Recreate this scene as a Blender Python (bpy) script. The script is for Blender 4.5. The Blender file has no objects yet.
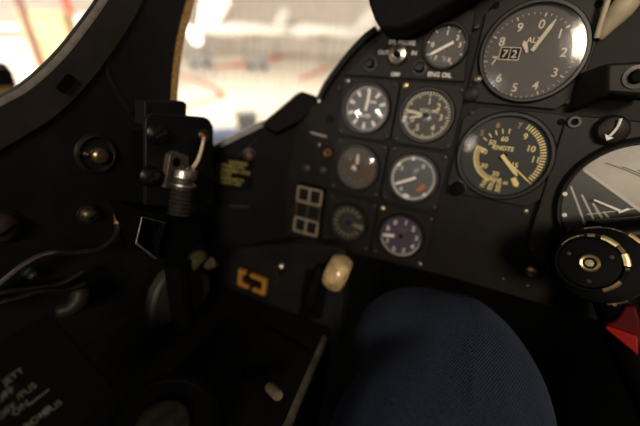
import bpy, bmesh, math, random
from mathutils import Vector, Matrix
random.seed(7)
V = Vector
PI = math.pi
sc = bpy.context.scene
col = sc.collection

# ------------------------------------------------------------------ camera, world, lights, exposure
# cockpit frame: x right, y forward, z up along the instrument board (board = plane y 0).
# The whole cockpit leans by TILT so that the board faces slightly upwards; the hangar stands level.
TILT = math.radians(14)
A = Matrix.Rotation(-TILT, 4, 'X')
CAM = V((0.10114, -0.32994, -0.01456))
CR = V((0.90015, 0.41710, 0.12555)).normalized()
CF = V((-0.37051, 0.88473, -0.28279)).normalized()
CU = CR.cross(CF).normalized()
CR = CF.cross(CU).normalized()
FPX = 320.0
cam_data = bpy.data.cameras.new('camera')
cam = bpy.data.objects.new('camera', cam_data)
col.objects.link(cam)
mc = Matrix((CR, CU, -CF)).transposed().to_4x4()
mc.translation = CAM
cam.matrix_world = A @ mc
cam_data.sensor_width = 36
cam_data.lens = 18
cam_data.clip_start = 0.005
cam_data.clip_end = 200
cam_data.dof.use_dof = True
cam_data.dof.focus_distance = 0.225
cam_data.dof.aperture_fstop = 2.4
cam_data.dof.aperture_blades = 0
sc.camera = cam

world = bpy.data.worlds.new('hangar_light')
sc.world = world
world.use_nodes = True
bg = world.node_tree.nodes['Background']
bg.inputs['Color'].default_value = (1.0, 0.86, 0.68, 1)
bg.inputs['Strength'].default_value = 1.0
_nt = world.node_tree
_tc = _nt.nodes.new('ShaderNodeTexCoord'); _sx = _nt.nodes.new('ShaderNodeSeparateXYZ'); _rp = _nt.nodes.new('ShaderNodeValToRGB')
_nt.links.new(_tc.outputs['Generated'], _sx.inputs[0]); _nt.links.new(_sx.outputs['Z'], _rp.inputs['Fac'])
_e = _rp.color_ramp.elements                       # hangar air: bright towards the walls, dark roof
_e[0].position = 0.0; _e[0].color = (0.50, 0.425, 0.335, 1)
_e[1].position = 0.75; _e[1].color = (0.035, 0.030, 0.025, 1)
_m = _e.new(0.22); _m.color = (0.33, 0.28, 0.22, 1)
_nt.links.new(_rp.outputs['Color'], bg.inputs['Color'])

def area_lamp(name, loc, target, size, energy, color, size_y=None):
    l = bpy.data.lights.new(name, 'AREA')
    l.energy = energy; l.color = color; l.size = size
    if size_y:
        l.shape = 'RECTANGLE'; l.size_y = size_y
    else:
        l.shape = 'DISK'
    o = bpy.data.objects.new(name, l)
    col.objects.link(o)
    o.location = loc
    o.rotation_euler = (V(target) - V(loc)).to_track_quat('-Z', 'Y').to_euler()
    return o

def behind(d, dist):                      # a hangar lamp seen from the board in direction d (cockpit frame)
    return A @ (V((0.06, 0, -0.02)) + V(d).normalized() * dist)
area_lamp('hangar_lamp', behind((-0.40, -0.90, -0.03), 9), (0, 0, 0), 0.75, 95, (1, 0.93, 0.82))
area_lamp('hangar_lamp', behind((-0.09, -0.99, 0.01), 9), (0, 0, 0), 0.55, 65, (1, 0.95, 0.85))
area_lamp('hangar_lamp', behind((0.37, -0.88, 0.295), 7), (0, 0, 0), 1.7, 290, (1, 0.84, 0.66))
for _x, _y, _p in ((-8, 14, 200), (-20, 26, 400), (-24, 10, 470)):
    _l = area_lamp('hangar_floor_fill', (_x, _y, 9), (_x, _y, -2), 12, _p, (1, 0.87, 0.70))  # unseen area lights added overhead to brighten the hangar floor
    _l.data.spread = math.radians(105)
area_lamp('hangar_wall_fill', (-6, 3, 8), (-22, 40, 6), 6, 4600, (1, 0.90, 0.76))  # unseen fill added to brighten the far wall and parked jets
area_lamp('hangar_wall_fill', (-6, 0, 8), (-40, 15, 4), 5, 3900, (1, 0.90, 0.76))  # second added fill, aimed at the left hangar wall

sc.view_settings.view_transform = 'Standard'
sc.view_settings.look = 'None'
sc.view_settings.gamma = 1.0
sc.view_settings.use_curve_mapping = False
sc.view_settings.exposure = 0.0

# ------------------------------------------------------------------ helpers
def ray(px, py):
    return CR * ((px - 320) / FPX) - CU * ((py - 213) / FPX) + CF
def on(px, py, axis, val):                # point of the sight line on a cockpit plane
    d = ray(px, py)
    return CAM + d * ((val - CAM[axis]) / d[axis])
def onp(px, py, p0, n):
    d = ray(px, py)
    return CAM + d * ((V(p0) - CAM).dot(n) / d.dot(n))
def dep(px, py, s):
    return CAM + ray(px, py) * s

class MB:
    def __init__(self):
        self.v = []; self.f = []; self.m = []; self.uv = {}
    def add(self, vs, fs, mi=0):
        b = len(self.v)
        self.v += [V(p) for p in vs]
        for f in fs:
            self.f.append([b + i for i in f]); self.m.append(mi)
        return self
    def prism(self, M, pts, z0, z1, mi=0):
        n = len(pts)
        vs = [M @ V((p[0], p[1], z0)) for p in pts] + [M @ V((p[0], p[1], z1)) for p in pts]
        fs = [list(range(n))[::-1], [n + i for i in range(n)]]
        fs += [[i, (i + 1) % n, n + (i + 1) % n, n + i] for i in range(n)]
        return self.add(vs, fs, mi)
    def box(self, M, c, s, mi=0):
        x, y, z = c; a, b, d = s[0] / 2, s[1] / 2, s[2] / 2
        return self.prism(M, [(x - a, y - b), (x + a, y - b), (x + a, y + b), (x - a, y + b)], z - d, z + d, mi)
    def lathe(self, M, prof, n=32, mi=0, close=False):
        vs = []; fs = []
        for k in range(n):
            t = 2 * PI * k / n
            for r, z in prof:
                vs.append(M @ V((r * math.cos(t), r * math.sin(t), z)))
        L = len(prof)
        rng = L if close else L - 1
        for k in range(n):
            for i in range(rng):
                j = (i + 1) % L
                fs.append([k * L + i, ((k + 1) % n) * L + i, ((k + 1) % n) * L + j, k * L + j])
        return self.add(vs, fs, mi)
    def arc(self, M, prof, t0, t1, n=10, mi=0):   # part of a lathe
        vs = []; fs = []; L = len(prof)
        for k in range(n + 1):
            t = t0 + (t1 - t0) * k / n
            for r, z in prof:
                vs.append(M @ V((r * math.cos(t), r * math.sin(t), z)))
        for k in range(n):
            for i in range(L):
                j = (i + 1) % L
                fs.append([k * L + i, (k + 1) * L + i, (k + 1) * L + j, k * L + j])
        fs.append(list(range(L))); fs.append([n * L + i for i in range(L)][::-1])
        return self.add(vs, fs, mi)
    def tube(self, pts, rad, n=10, mi=0, cap=True, squash=1.0):
        pts = [V(p) for p in pts]
        if not hasattr(rad, '__len__'):
            rad = [rad] * len(pts)
        vs = []; fs = []; up = None
        for i, p in enumerate(pts):
            t = (pts[min(i + 1, len(pts) - 1)] - pts[max(i - 1, 0)]).normalized()
            if up is None:
                up = t.orthogonal().normalized()
            up = (up - t * up.dot(t)).normalized()
            w = t.cross(up)
            for k in range(n):
                a = 2 * PI * k / n
                vs.append(p + up * (rad[i] * math.cos(a)) + w * (rad[i] * squash * math.sin(a)))
        for i in range(len(pts) - 1):
            for k in range(n):
                k2 = (k + 1) % n
                fs.append([i * n + k, i * n + k2, (i + 1) * n + k2, (i + 1) * n + k])
        if cap:
            fs.append(list(range(n))[::-1]); fs.append([(len(pts) - 1) * n + k for k in range(n)])
        return self.add(vs, fs, mi)
    def sweep(self, pts, prof, ax, ay, mi=0, closed=True):  # profile offsets along two fixed or per-point axes
        vs = []; fs = []; L = len(prof)
        for i, p in enumerate(pts):
            X = ax[i] if isinstance(ax, list) else ax
            Y = ay[i] if isinstance(ay, list) else ay
            for a, b in prof:
                vs.append(V(p) + X * a + Y * b)
        for i in range(len(pts) - 1):
            for j in range(L if closed else L - 1):
                k = (j + 1) % L
                fs.append([i * L + j, i * L + k, (i + 1) * L + k, (i + 1) * L + j])
        if closed:
            fs.append(list(range(L))[::-1]); fs.append([(len(pts) - 1) * L + j for j in range(L)])
        return self.add(vs, fs, mi)
    def text(self, M, s, size, z, mi=0, bold=0.0):
        vs, fs, w = glyphs(s, bold)
        return self.add([M @ V(((p[0] - w / 2) * size, (p[1] - 0.36) * size, z)) for p in vs], fs, mi)
    def build(self, name, mats, parent=None, sharp=35, bevel=0.0, subsurf=0, loc=None):
        if not isinstance(mats, (list, tuple)):
            mats = [mats]
        off = world_loc(parent) if parent else (V(loc) if loc is not None else V((0, 0, 0)))
        me = bpy.data.meshes.new(name)
        me.from_pydata([p - off for p in self.v], [], self.f)
        for m in mats:
            me.materials.append(m)
        for p, i in zip(me.polygons, self.m):
            p.material_index = i
        bm = bmesh.new(); bm.from_mesh(me)
        bmesh.ops.recalc_face_normals(bm, faces=bm.faces)
        bm.to_mesh(me); bm.free()
        if sharp:
            for p in me.polygons:
                p.use_smooth = True
            me.set_sharp_from_angle(angle=math.radians(sharp))
        o = bpy.data.objects.new(name, me)
        col.objects.link(o)
        if parent:
            o.parent = parent
        elif loc is not None:
            o.location = loc
        if bevel:
            b = o.modifiers.new('bevel', 'BEVEL'); b.width = bevel; b.segments = 2; b.limit_method = 'ANGLE'
            b.angle_limit = math.radians(40)
        if subsurf:
            s = o.modifiers.new('subsurf', 'SUBSURF'); s.levels = subsurf; s.render_levels = subsurf
        return o

def world_loc(o):
    p = V((0, 0, 0))
    while o:
        p = p + o.location; o = o.parent
    return p

_gl = {}
def glyphs(s, bold):
    k = (s, bold)
    if k not in _gl:
        c = bpy.data.curves.new('t', 'FONT'); c.body = s; c.size = 1; c.resolution_u = 3; c.offset = bold
        o = bpy.data.objects.new('t', c)
        me = o.to_mesh()
        vs = [v.co.copy() for v in me.vertices]; fs = [list(p.vertices) for p in me.polygons]
        w = max([v[0] for v in vs] + [0.01])
        o.to_mesh_clear()
        bpy.data.objects.remove(o); bpy.data.curves.remove(c)
        _gl[k] = (vs, fs, w)
    return _gl[k]

def tag(o, label=None, cat=None, group=None, kind=None):
    if label: o['label'] = label
    if cat: o['category'] = cat
    if group: o['group'] = group
    if kind: o['kind'] = kind
    return o
def thing(name, loc, label, cat, group=None):
    o = bpy.data.objects.new(name, None); col.objects.link(o)
    o.empty_display_size = 0.01
    o.location = loc
    return tag(o, label, cat, group)
def frame(o, x, y):                        # local x, local y, z towards the viewer
    x = V(x).normalized(); z = x.cross(V(y)).normalized(); y = z.cross(x)
    m = Matrix((x, y, z)).transposed().to_4x4(); m.translation = o
    return m
def board(cx, cz, y=0.0):                  # frame on the instrument board, z towards the pilot
    return frame((cx, y, cz), (1, 0, 0), (0, 0, 1))
def rot2(pts, a):
    c, s = math.cos(a), math.sin(a)
    return [(p[0] * c - p[1] * s, p[0] * s + p[1] * c) for p in pts]
def rrect(w, h, r, n=5, cx=0, cy=0):
    out = []
    for sx, sy, a0 in ((1, 1, 0), (-1, 1, 90), (-1, -1, 180), (1, -1, 270)):
        for k in range(n + 1):
            a = math.radians(a0 + 90 * k / n)
            out.append((cx + sx * (w / 2 - r) + r * math.cos(a), cy + sy * (h / 2 - r) + r * math.sin(a)))
    return out
def smooth(pts, k=6):
    pts = [V(p) for p in pts]; out = []
    for i in range(len(pts) - 1):
        p0 = pts[max(i - 1, 0)]; p1 = pts[i]; p2 = pts[i + 1]; p3 = pts[min(i + 2, len(pts) - 1)]
        for j in range(k):
            t = j / k
            out.append(0.5 * ((2 * p1) + (p2 - p0) * t + (2 * p0 - 5 * p1 + 4 * p2 - p3) * t * t + (3 * p1 - p0 - 3 * p2 + p3) * t ** 3))
    out.append(pts[-1])
    return out

# ------------------------------------------------------------------ materials
def mat(name, c, rough=0.5, metal=0.0, spec=0.5, var=0.0, scale=60.0, bump=0.0, c2=None, wear=None, wear_at=0.62, coat=0.0, emit=None):
    m = bpy.data.materials.new(name); m.use_nodes = True
    nt = m.node_tree; b = nt.nodes['Principled BSDF']
    b.inputs['Base Color'].default_value = (*c, 1)
    b.inputs['Roughness'].default_value = rough
    b.inputs['Metallic'].default_value = metal
    b.inputs['Specular IOR Level'].default_value = spec
    b.inputs['Coat Weight'].default_value = coat
    tc = nt.nodes.new('ShaderNodeTexCoord')
    if var or c2 or bump:
        no = nt.nodes.new('ShaderNodeTexNoise'); no.inputs['Scale'].default_value = scale
        no.inputs['Detail'].default_value = 6; no.inputs['Roughness'].default_value = 0.65
        nt.links.new(tc.outputs['Object'], no.inputs['Vector'])
        if var or c2:
            r = nt.nodes.new('ShaderNodeValToRGB')
            a = c; z = c2 or tuple(min(1, x * (1 + var)) for x in c)
            if not c2: a = tuple(x * (1 - var) for x in c)
            r.color_ramp.elements[0].position = 0.35; r.color_ramp.elements[1].position = 0.68
            r.color_ramp.elements[0].color = (*a, 1); r.color_ramp.elements[1].color = (*z, 1)
            nt.links.new(no.outputs['Fac'], r.inputs['Fac'])
            last = r.outputs['Color']
            if wear:
                n2 = nt.nodes.new('ShaderNodeTexNoise'); n2.inputs['Scale'].default_value = scale * 2.3
                n2.inputs['Detail'].default_value = 8
                nt.links.new(tc.outputs['Object'], n2.inputs['Vector'])
                r2 = nt.nodes.new('ShaderNodeValToRGB')
                r2.color_ramp.elements[0].position = wear_at; r2.color_ramp.elements[1].position = wear_at + 0.04
                r2.color_ramp.elements[0].color = (0, 0, 0, 1); r2.color_ramp.elements[1].color = (1, 1, 1, 1)
                nt.links.new(n2.outputs['Fac'], r2.inputs['Fac'])
                mx = nt.nodes.new('ShaderNodeMix'); mx.data_type = 'RGBA'
                mx.inputs['B'].default_value = (*wear, 1)
                nt.links.new(r2.outputs['Color'], mx.inputs['Factor'])
                nt.links.new(last, mx.inputs['A'])
                last = mx.outputs['Result']
            nt.links.new(last, b.inputs['Base Color'])
        if bump:
            bu = nt.nodes.new('ShaderNodeBump'); bu.inputs['Strength'].default_value = bump; bu.inputs['Distance'].default_value = 0.001
            nt.links.new(no.outputs['Fac'], bu.inputs['Height']); nt.links.new(bu.outputs['Normal'], b.inputs['Normal'])
    if emit:
        b.inputs['Emission Color'].default_value = (*emit[0], 1); b.inputs['Emission Strength'].default_value = emit[1]
    return m

def glass_mat(name, refl=0.08, rough=0.03, tint=(1, 1, 1), haze=0.0):
    m = bpy.data.materials.new(name); m.use_nodes = True
    nt = m.node_tree; nt.nodes.clear()
    out = nt.nodes.new('ShaderNodeOutputMaterial')
    tr = nt.nodes.new('ShaderNodeBsdfTransparent'); tr.inputs['Color'].default_value = (*tint, 1)
    gl = nt.nodes.new('ShaderNodeBsdfGlossy'); gl.inputs['Roughness'].default_value = rough
    lw = nt.nodes.new('ShaderNodeFresnel'); lw.inputs['IOR'].default_value = 1.5
    mu = nt.nodes.new('ShaderNodeMath'); mu.operation = 'MULTIPLY'; mu.inputs[1].default_value = refl / 0.04
    mx = nt.nodes.new('ShaderNodeMixShader')
    nt.links.new(lw.outputs['Fac'], mu.inputs[0]); nt.links.new(mu.outputs[0], mx.inputs['Fac'])
    nt.links.new(tr.outputs[0], mx.inputs[1]); nt.links.new(gl.outputs[0], mx.inputs[2])
    last = mx.outputs[0]
    if haze:
        df = nt.nodes.new('ShaderNodeBsdfDiffuse'); df.inputs['Color'].default_value = (0.9, 0.87, 0.82, 1)
        tc = nt.nodes.new('ShaderNodeTexCoord'); mp = nt.nodes.new('ShaderNodeMapping')
        mp.inputs['Scale'].default_value = (170, 170, 14)
        no = nt.nodes.new('ShaderNodeTexNoise'); no.inputs['Scale'].default_value = 1.0; no.inputs['Detail'].default_value = 4
        ra = nt.nodes.new('ShaderNodeMapRange'); ra.inputs['From Min'].default_value = 0.45; ra.inputs['From Max'].default_value = 0.8
        ra.inputs['To Min'].default_value = 0.0; ra.inputs['To Max'].default_value = haze
        nt.links.new(tc.outputs['Object'], mp.inputs['Vector']); nt.links.new(mp.outputs[0], no.inputs['Vector'])
        nt.links.new(no.outputs['Fac'], ra.inputs['Value'])
        m2 = nt.nodes.new('ShaderNodeMixShader')
        nt.links.new(ra.outputs[0], m2.inputs['Fac']); nt.links.new(last, m2.inputs[1]); nt.links.new(df.outputs[0], m2.inputs[2])
        last = m2.outputs[0]
    nt.links.new(last, out.inputs['Surface'])
    return m

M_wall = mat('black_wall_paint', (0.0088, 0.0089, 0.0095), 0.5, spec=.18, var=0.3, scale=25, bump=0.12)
M_frame = mat('worn_frame_paint', (0.027, 0.023, 0.019), 0.5, spec=.3, var=0.25, scale=45, bump=0.15)
M_lip = mat('scuffed_canopy_lip', (0.13, 0.117, 0.10), 0.42, var=0.3, scale=90, bump=0.2)
M_strip = mat('ochre_sealant', (0.42, 0.25, 0.09), 0.85, var=0.45, scale=300, bump=0.6)
M_board = mat('instrument_board_paint', (0.0092, 0.0073, 0.0057), 0.55, spec=.15, var=0.22, scale=70, bump=0.1, wear=(0.10, 0.085, 0.06), wear_at=0.74)
M_case = mat('instrument_case_paint', (0.0122, 0.0099, 0.0078), 0.48, spec=.18, var=0.2, scale=90, bump=0.1, wear=(0.12, 0.10, 0.07), wear_at=0.76)
M_dark = mat('matte_black', (0.0022, 0.0022, 0.0021), 0.65, spec=.06, var=0.3, scale=60)
M_pad = mat('black_leather_hood', (0.0035, 0.0033, 0.003), 0.75, spec=.15, var=0.3, scale=120, bump=0.4)
M_gloss = mat('gloss_black', (0.004, 0.004, 0.004), 0.4, spec=.3, var=0.2, scale=60)
M_bezel = mat('bezel_black', (0.009, 0.008, 0.0065), 0.35, spec=.35, var=0.2, scale=80)
M_screw = mat('worn_steel_screw', (0.34, 0.29, 0.22), 0.38, metal=0.9, var=0.4, scale=300)
M_bscrew = mat('blackened_screw', (0.035, 0.030, 0.025), 0.4, metal=0.4, var=0.4, scale=300)
M_greyst = mat('grey_stud', (0.075, 0.066, 0.055), 0.5, metal=0.2, var=0.3, scale=200)
M_brass = mat('worn_brass', (0.75, 0.56, 0.27), 0.3, metal=0.85, var=0.25, scale=200)
M_steel = mat('brushed_steel', (0.50, 0.46, 0.40), 0.3, metal=1.0, var=0.3, scale=200)
M_copper = mat('copper_braid', (0.42, 0.20, 0.09), 0.4, metal=0.4, var=0.4, scale=400)
M_white = mat('white_dial_paint', (0.80, 0.75, 0.66), 0.6, var=0.08, scale=200)
M_cream = mat('aged_cream_paint', (0.62, 0.55, 0.42), 0.6, var=0.12, scale=200)
M_dim = mat('faded_white_legend', (0.11, 0.105, 0.095), 0.7, var=0.3, scale=300)
M_yel = mat('yellow_dial_paint', (0.74, 0.60, 0.24), 0.6, var=0.1, scale=200)
M_placard = mat('yellow_placard_ink', (0.27, 0.215, 0.04), 0.7, var=0.3, scale=300)
M_amb = mat('amber_knob_plastic', (0.52, 0.38, 0.19), 0.25, var=0.5, scale=110, bump=0.3, coat=0.4)
M_or = mat('orange_handle_paint', (0.36, 0.16, 0.02), 0.55, var=0.2, scale=150)
M_red = mat('red_guard_paint', (0.075, 0.002, 0.002), 0.5, spec=.15, var=0.15, scale=120)
M_redknob = mat('dull_red_knob', (0.07, 0.018, 0.012), 0.45)
M_wire = mat('white_wire_sleeve', (0.72, 0.58, 0.42), 0.5, var=0.15, scale=300)
M_grey = mat('grey_green_trim', (0.024, 0.024, 0.020), 0.6, var=0.2, scale=60)
M_olive = mat('yellow_green_webbing', (0.034, 0.033, 0.004), 0.8, var=0.4, scale=200)
M_tan = mat('tan_webbing', (0.040, 0.026, 0.009), 0.8, var=0.3, scale=200)
M_pipe = mat('cream_hose', (0.42, 0.34, 0.22), 0.45, var=0.15, scale=60)
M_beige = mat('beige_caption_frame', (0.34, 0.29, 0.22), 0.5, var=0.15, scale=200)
M_capdim = mat('dim_caption_frame', (0.075, 0.055, 0.032), .6)  # dimmer version of the frame beige, for the middle row
M_caption = mat('dark_caption_lens', (0.012, 0.011, 0.010), 0.25)
M_floorcab = mat('cockpit_floor_paint', (0.004, 0.004, 0.004), 0.8)
M_console = mat('console_paint', (0.0075, 0.007, 0.0055), 0.6, spec=.12, var=0.25, scale=40, bump=0.1, wear=(0.06, 0.055, 0.04), wear_at=0.72)
G_clear = glass_mat('dial_glass', 0.035, 0.05)
G_dull = glass_mat('dull_dial_glass', 0.005, 0.08)  # plain glass with reflection cut down to keep lamp glints off
G_alt = glass_mat('hazy_dial_glass', 0.06, 0.10)
def face(name, c): return mat(name, c, 0.6, var=0.12, scale=150)

# ------------------------------------------------------------------ cockpit structure
struct = lambda o: tag(o, kind='structure')
XW = -0.17
# left wall and windscreen arch: one plate in the plane x = XW
can_px = [(-60, 126), (-30, 112), (0, 97), (20, 86), (40, 70), (60, 50), (80, 25), (98, 0), (112, -25), (124, -55), (132, -90)]
can = smooth([on(x, y, 0, XW) for x, y in can_px], 5)
strip_px = [(212, -90), (198, -40), (186, 0), (178, 30), (173, 60), (170, 100), (171, 130)]
strip = smooth([on(x, y, 0, XW) for x, y in strip_px], 4)
WF = frame((XW, 0, 0), (0, 1, 0), (0, 0, 1))          # local x = forward, y = up, z = inboard (+x)
outline = [(p.y, p.z) for p in can] + [(p.y, p.z) for p in strip] + [(-0.075, -0.09), (-0.065, -0.75), (-1.0, -0.75), (-1.0, -0.09)]
w = MB().prism(WF, outline, -0.005, 0.0)
struct(w.build('wall_left', M_wall, sharp=30, bevel=0.0))
# canopy rail: rounded lip, broad sloping band, groove
def edge_axes(pts):
    ins = []
    for i, p in enumerate(pts):
        t = (pts[min(i + 1, len(pts) - 1)] - pts[max(i - 1, 0)]).normalized()
        ins.append(V((1, 0, 0)).cross(t).normalized() * -1)
    return ins
ins = edge_axes(can)
if ins[20].z > 0: ins = [-a for a in ins]
rail = MB()
rail.sweep(can, [(0.0005, -0.006), (0.0, -0.003), (0.0005, 0.0025), (0.0015, 0.0042), (0.0032, 0.0046), (0.0042, 0.003), (0.0042, -0.006)], ins, V((1, 0, 0)))
struct(rail.build('trim_1', M_lip, sharp=50))
band = MB()
band.sweep(can, [(0.0036, -0.004), (0.0036, 0.0044), (0.024, 0.003), (0.0265, 0.0), (0.0265, -0.004)], ins, V((1, 0, 0)))
struct(band.build('trim_2', M_frame, sharp=40))
# small dark clip on the rail
cpos = on(62, 83, 0, XW)
cl = MB().prism(frame(cpos + V((0.003, 0, 0)), (0, 0.62, 0.78), (0, -0.78, 0.62)), rrect(0.014, 0.006, 0.002), 0, 0.003)
tag(cl.build('clip', M_dark, loc=None), 'small black clip on the sloping band of the canopy rail', 'clip')
# stiffening ribs on the arch
for i, pts in enumerate([[(104, 62), (116, 90), (131, 112)], [(150, -30), (128, 20), (96, 62), (40, 104), (-20, 134)]]):
    q = smooth([on(x, y, 0, XW) for x, y in pts], 5)
    r = MB().tube([p + V((-0.001, 0, 0)) for p in q], 0.0028 if i == 0 else 0.0022, 8)
    struct(r.build('trim_%d' % (3 + i), M_wall, sharp=60))
# ochre sealant bead along the windscreen edge of the arch
sx = edge_axes(strip)
if sx[5].y < 0: sx = [-a for a in sx]
b = MB().sweep(strip, [(-0.001, -0.016), (-0.001, -0.001), (0.008, 0.0), (0.0125, -0.004), (0.0125, -0.016)], sx, V((1, 0, 0)))
struct(b.build('trim_5', M_strip, sharp=40))

# angled side panel between wall and board
P1 = V((-0.085, 0.0, 0)); P2 = V((-0.17, -0.062, 0))
AX = (P1 - P2).normalized()
AN = V((AX.y, -AX.x, 0)).normalized()                    # towards the pilot
if AN.dot(CAM - P1) < 0: AN = -AN
def ang(px, py, off=0.0): return onp(px, py, P1 + AN * off, AN)
AF = frame(P1, AX, (0, 0, 1))
def af(p): q = AF.inverted() @ V(p); return (q.x, q.y)
s0 = af(ang(208, 152)); s1 = af(ang(263, 124)); s2 = af(ang(300, 104))
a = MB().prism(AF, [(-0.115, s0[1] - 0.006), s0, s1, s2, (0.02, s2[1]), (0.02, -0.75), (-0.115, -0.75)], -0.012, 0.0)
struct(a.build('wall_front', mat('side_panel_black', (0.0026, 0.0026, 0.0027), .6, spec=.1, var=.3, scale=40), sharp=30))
# sill along the foot of the windscreen
sil = MB()
sp = [ang(195, 156), ang(214, 147), ang(240, 134), ang(264, 122.5)]
sil.sweep(sp, [(-0.009, -0.004), (-0.009, 0.002), (-0.006, 0.003), (0.004, 0.002), (0.005, -0.004)], AN, V((0, 0, 1)))
struct(sil.build('windowsill_front', mat('sill_paint', (0.032, 0.030, 0.027), 0.45, var=0.25, scale=60), sharp=30))
# coaming lump where the sill runs into the board shroud
cpx = [(262, 125), (302, 91), (319, 97), (318, 106), (300, 122), (276, 134)]
cpl = [onp(x, y, P1 + AN * 0.012, AN) for x, y in cpx]
co = MB().prism(frame(P1, AX, (0, 0, 1)), [af(p) for p in cpl], -0.03, 0.012)
struct(co.build('trim_6', M_pad, bevel=0.002))
# windscreen quarter light
GO = P1 - AN * 0.008
gl = [onp(x, y, GO, AN) for x, y in [(160, 178), (330, 112), (392, 60), (400, -70), (160, -90)]]
g = MB().prism(AF, [af(p) for p in gl], -0.014, -0.009)
struct(g.build('window_1', glass_mat('windscreen_glass', 0.03, 0.02, (0.99, 0.985, 0.975), haze=0.05)))

# tub: floor, right wall, rear bulkhead
f = MB().box(Matrix(), (0.2, -0.25, -0.76), (0.8, 1.6, 0.02)); struct(f.build('floor', M_floorcab))
f = MB().box(Matrix(), (0.60, -0.45, -0.365), (0.02, 1.1, 0.79)); struct(f.build('wall_right', M_wall))
f = MB().box(Matrix(), (0.2, -0.85, -0.42), (0.8, 0.02, 0.68)); struct(f.build('wall_back', M_wall))
f = MB().box(Matrix(), (0.15, 0.35, -0.44), (1.0, 0.02, 0.64)); struct(f.build('bulkhead_wall', M_dark))

# ------------------------------------------------------------------ instrument board
t = thing('instrument_panel', (0.2, 0.0, -0.157), 'black instrument board carrying round dials in front of the knee', 'instrument panel')
ol_px = [(321, 100), (327, 88), (336, 75), (350, 57), (366, 40), (378, 31)]
ol = [on(x, y, 1, 0) for x, y in ol_px]
low = [on(x, y, 1, 0) for x, y in [(285, 240), (287, 180), (298, 118)]]
pts = [(low[0].x, -0.16), (low[1].x, low[1].z), (low[2].x, low[2].z)] + [(p.x, p.z) for p in ol] + [(0.02, 0.115), (0.46, 0.115), (0.46, -0.155), (0.12, -0.152)]
MB().prism(board(0, 0), pts, -0.004, 0.0).build('board', M_board, t, bevel=0.0006)
# upper sub panel with the probe switch
up = [on(x, y, 1, 0) for x, y in [(345, 75.5), (465, 82.5), (467, 60), (476, 12), (456, 8), (384, 34)]]
MB().prism(board(0, 0), [(p.x, p.z) for p in up], 0.0003, 0.0028).build('sub_panel', M_case, t, bevel=0.0008)
lg = MB()
def legend(mb, s, px, py, size, y=-0.003, mi=0, bold=0.02, a=0.0):
    p = on(px, py, 1, y)
    mb.text(frame(p, (math.cos(a), 0, math.sin(a)), (-math.sin(a), 0, math.cos(a))), s, size, 0.0003, mi, bold)
legend(lg, 'IFR PROBE', 402, 42.5, 0.0054)
legend(lg, 'OUT', 383.5, 52.2, 0.0049)
legend(lg, 'IN', 414, 53, 0.0049)
legend(lg, 'OFF', 395.5, 74.4, 0.0049)
legend(lg, 'ENG OIL', 439.5, 74.6, 0.0054)
lg.build('legend', M_white, t, sharp=0)
def screw(parent, M, r, m, name='screw', h=None, slot=True, label=None):
    h = h or r * 0.5
    mb = MB().lathe(M, [(0.0001, h), (r * 0.55, h * 0.95), (r * 0.88, h * 0.65), (r, 0.0), (r, -0.0012)], 16)
    if slot:
        a = random.random() * PI
        mb.prism(M, rot2([(-r * 0.8, -r * 0.12), (r * 0.8, -r * 0.12), (r * 0.8, r * 0.12), (-r * 0.8, r * 0.12)], a), h * 0.9, h * 1.02, 1)
    o = mb.build(name, [m, M_dark], parent)
    if label: o['label'] = label
    return o
def bscrew(parent, px, py, r, m, y=-0.0003, **k):
    p = on(px, py, 1, y)
    return screw(parent, frame(p, (1, 0, 0), (0, 0, 1)), r, m, **k)
for px, py, r, m in [(525.6, 211.8, .0024, M_screw), (502.5, 279.4, .0022, M_bscrew), (527, 286, .0022, M_bscrew), (557.5, 286, .002, M_bscrew),
                     (319, 145, .0022, M_screw), (307, 168, .0036, M_greyst), (323, 170, .0036, M_greyst), (338, 88, .0022, M_bscrew)]:
    bscrew(t, px, py, r, m)
bscrew(t, 531.8, 271.5, .0052, M_brass, label='large worn brass screw head')
# stud rings left of the first dial column
for px, py, r, m in [(330, 119, .0042, M_bscrew), (328, 153, .0040, M_copper), (333, 184, .0046, M_bscrew)]:
    p = on(px, py, 1, 0)
    MB().lathe(board(p.x, p.z), [(r * .55, 0.0), (r * .55, 0.003), (r * .8, 0.0042), (r, 0.003), (r, 0)], 20).build('stud_ring', m, t)
p = on(319, 134.5, 1, 0)
MB().prism(frame(p, (1, 0, -0.12), (0.12, 0, 1)), rrect(0.020, 0.0016, 0.0006), 0, 0.002).build('index_bar', M_beige, t)
# curved shroud rim along the upper left outline of the board
rp = smooth([V((p.x, 0, p.z)) for p in ol], 4)
rx = []
for i, p in enumerate(rp):
    tt = (rp[min(i + 1, len(rp) - 1)] - rp[max(i - 1, 0)]).normalized()
    nn = V((0, 1, 0)).cross(tt).normalized()
    rx.append(-nn if nn.x > 0 else nn)
sh = MB().sweep(rp, [(-0.0025, -0.007), (0.001, -0.0085), (0.0035, -0.006), (0.0035, 0.05), (-0.0025, 0.05)], rx, V((0, 1, 0)))
sh.build('shroud', M_gloss, t, sharp=40)

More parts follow.
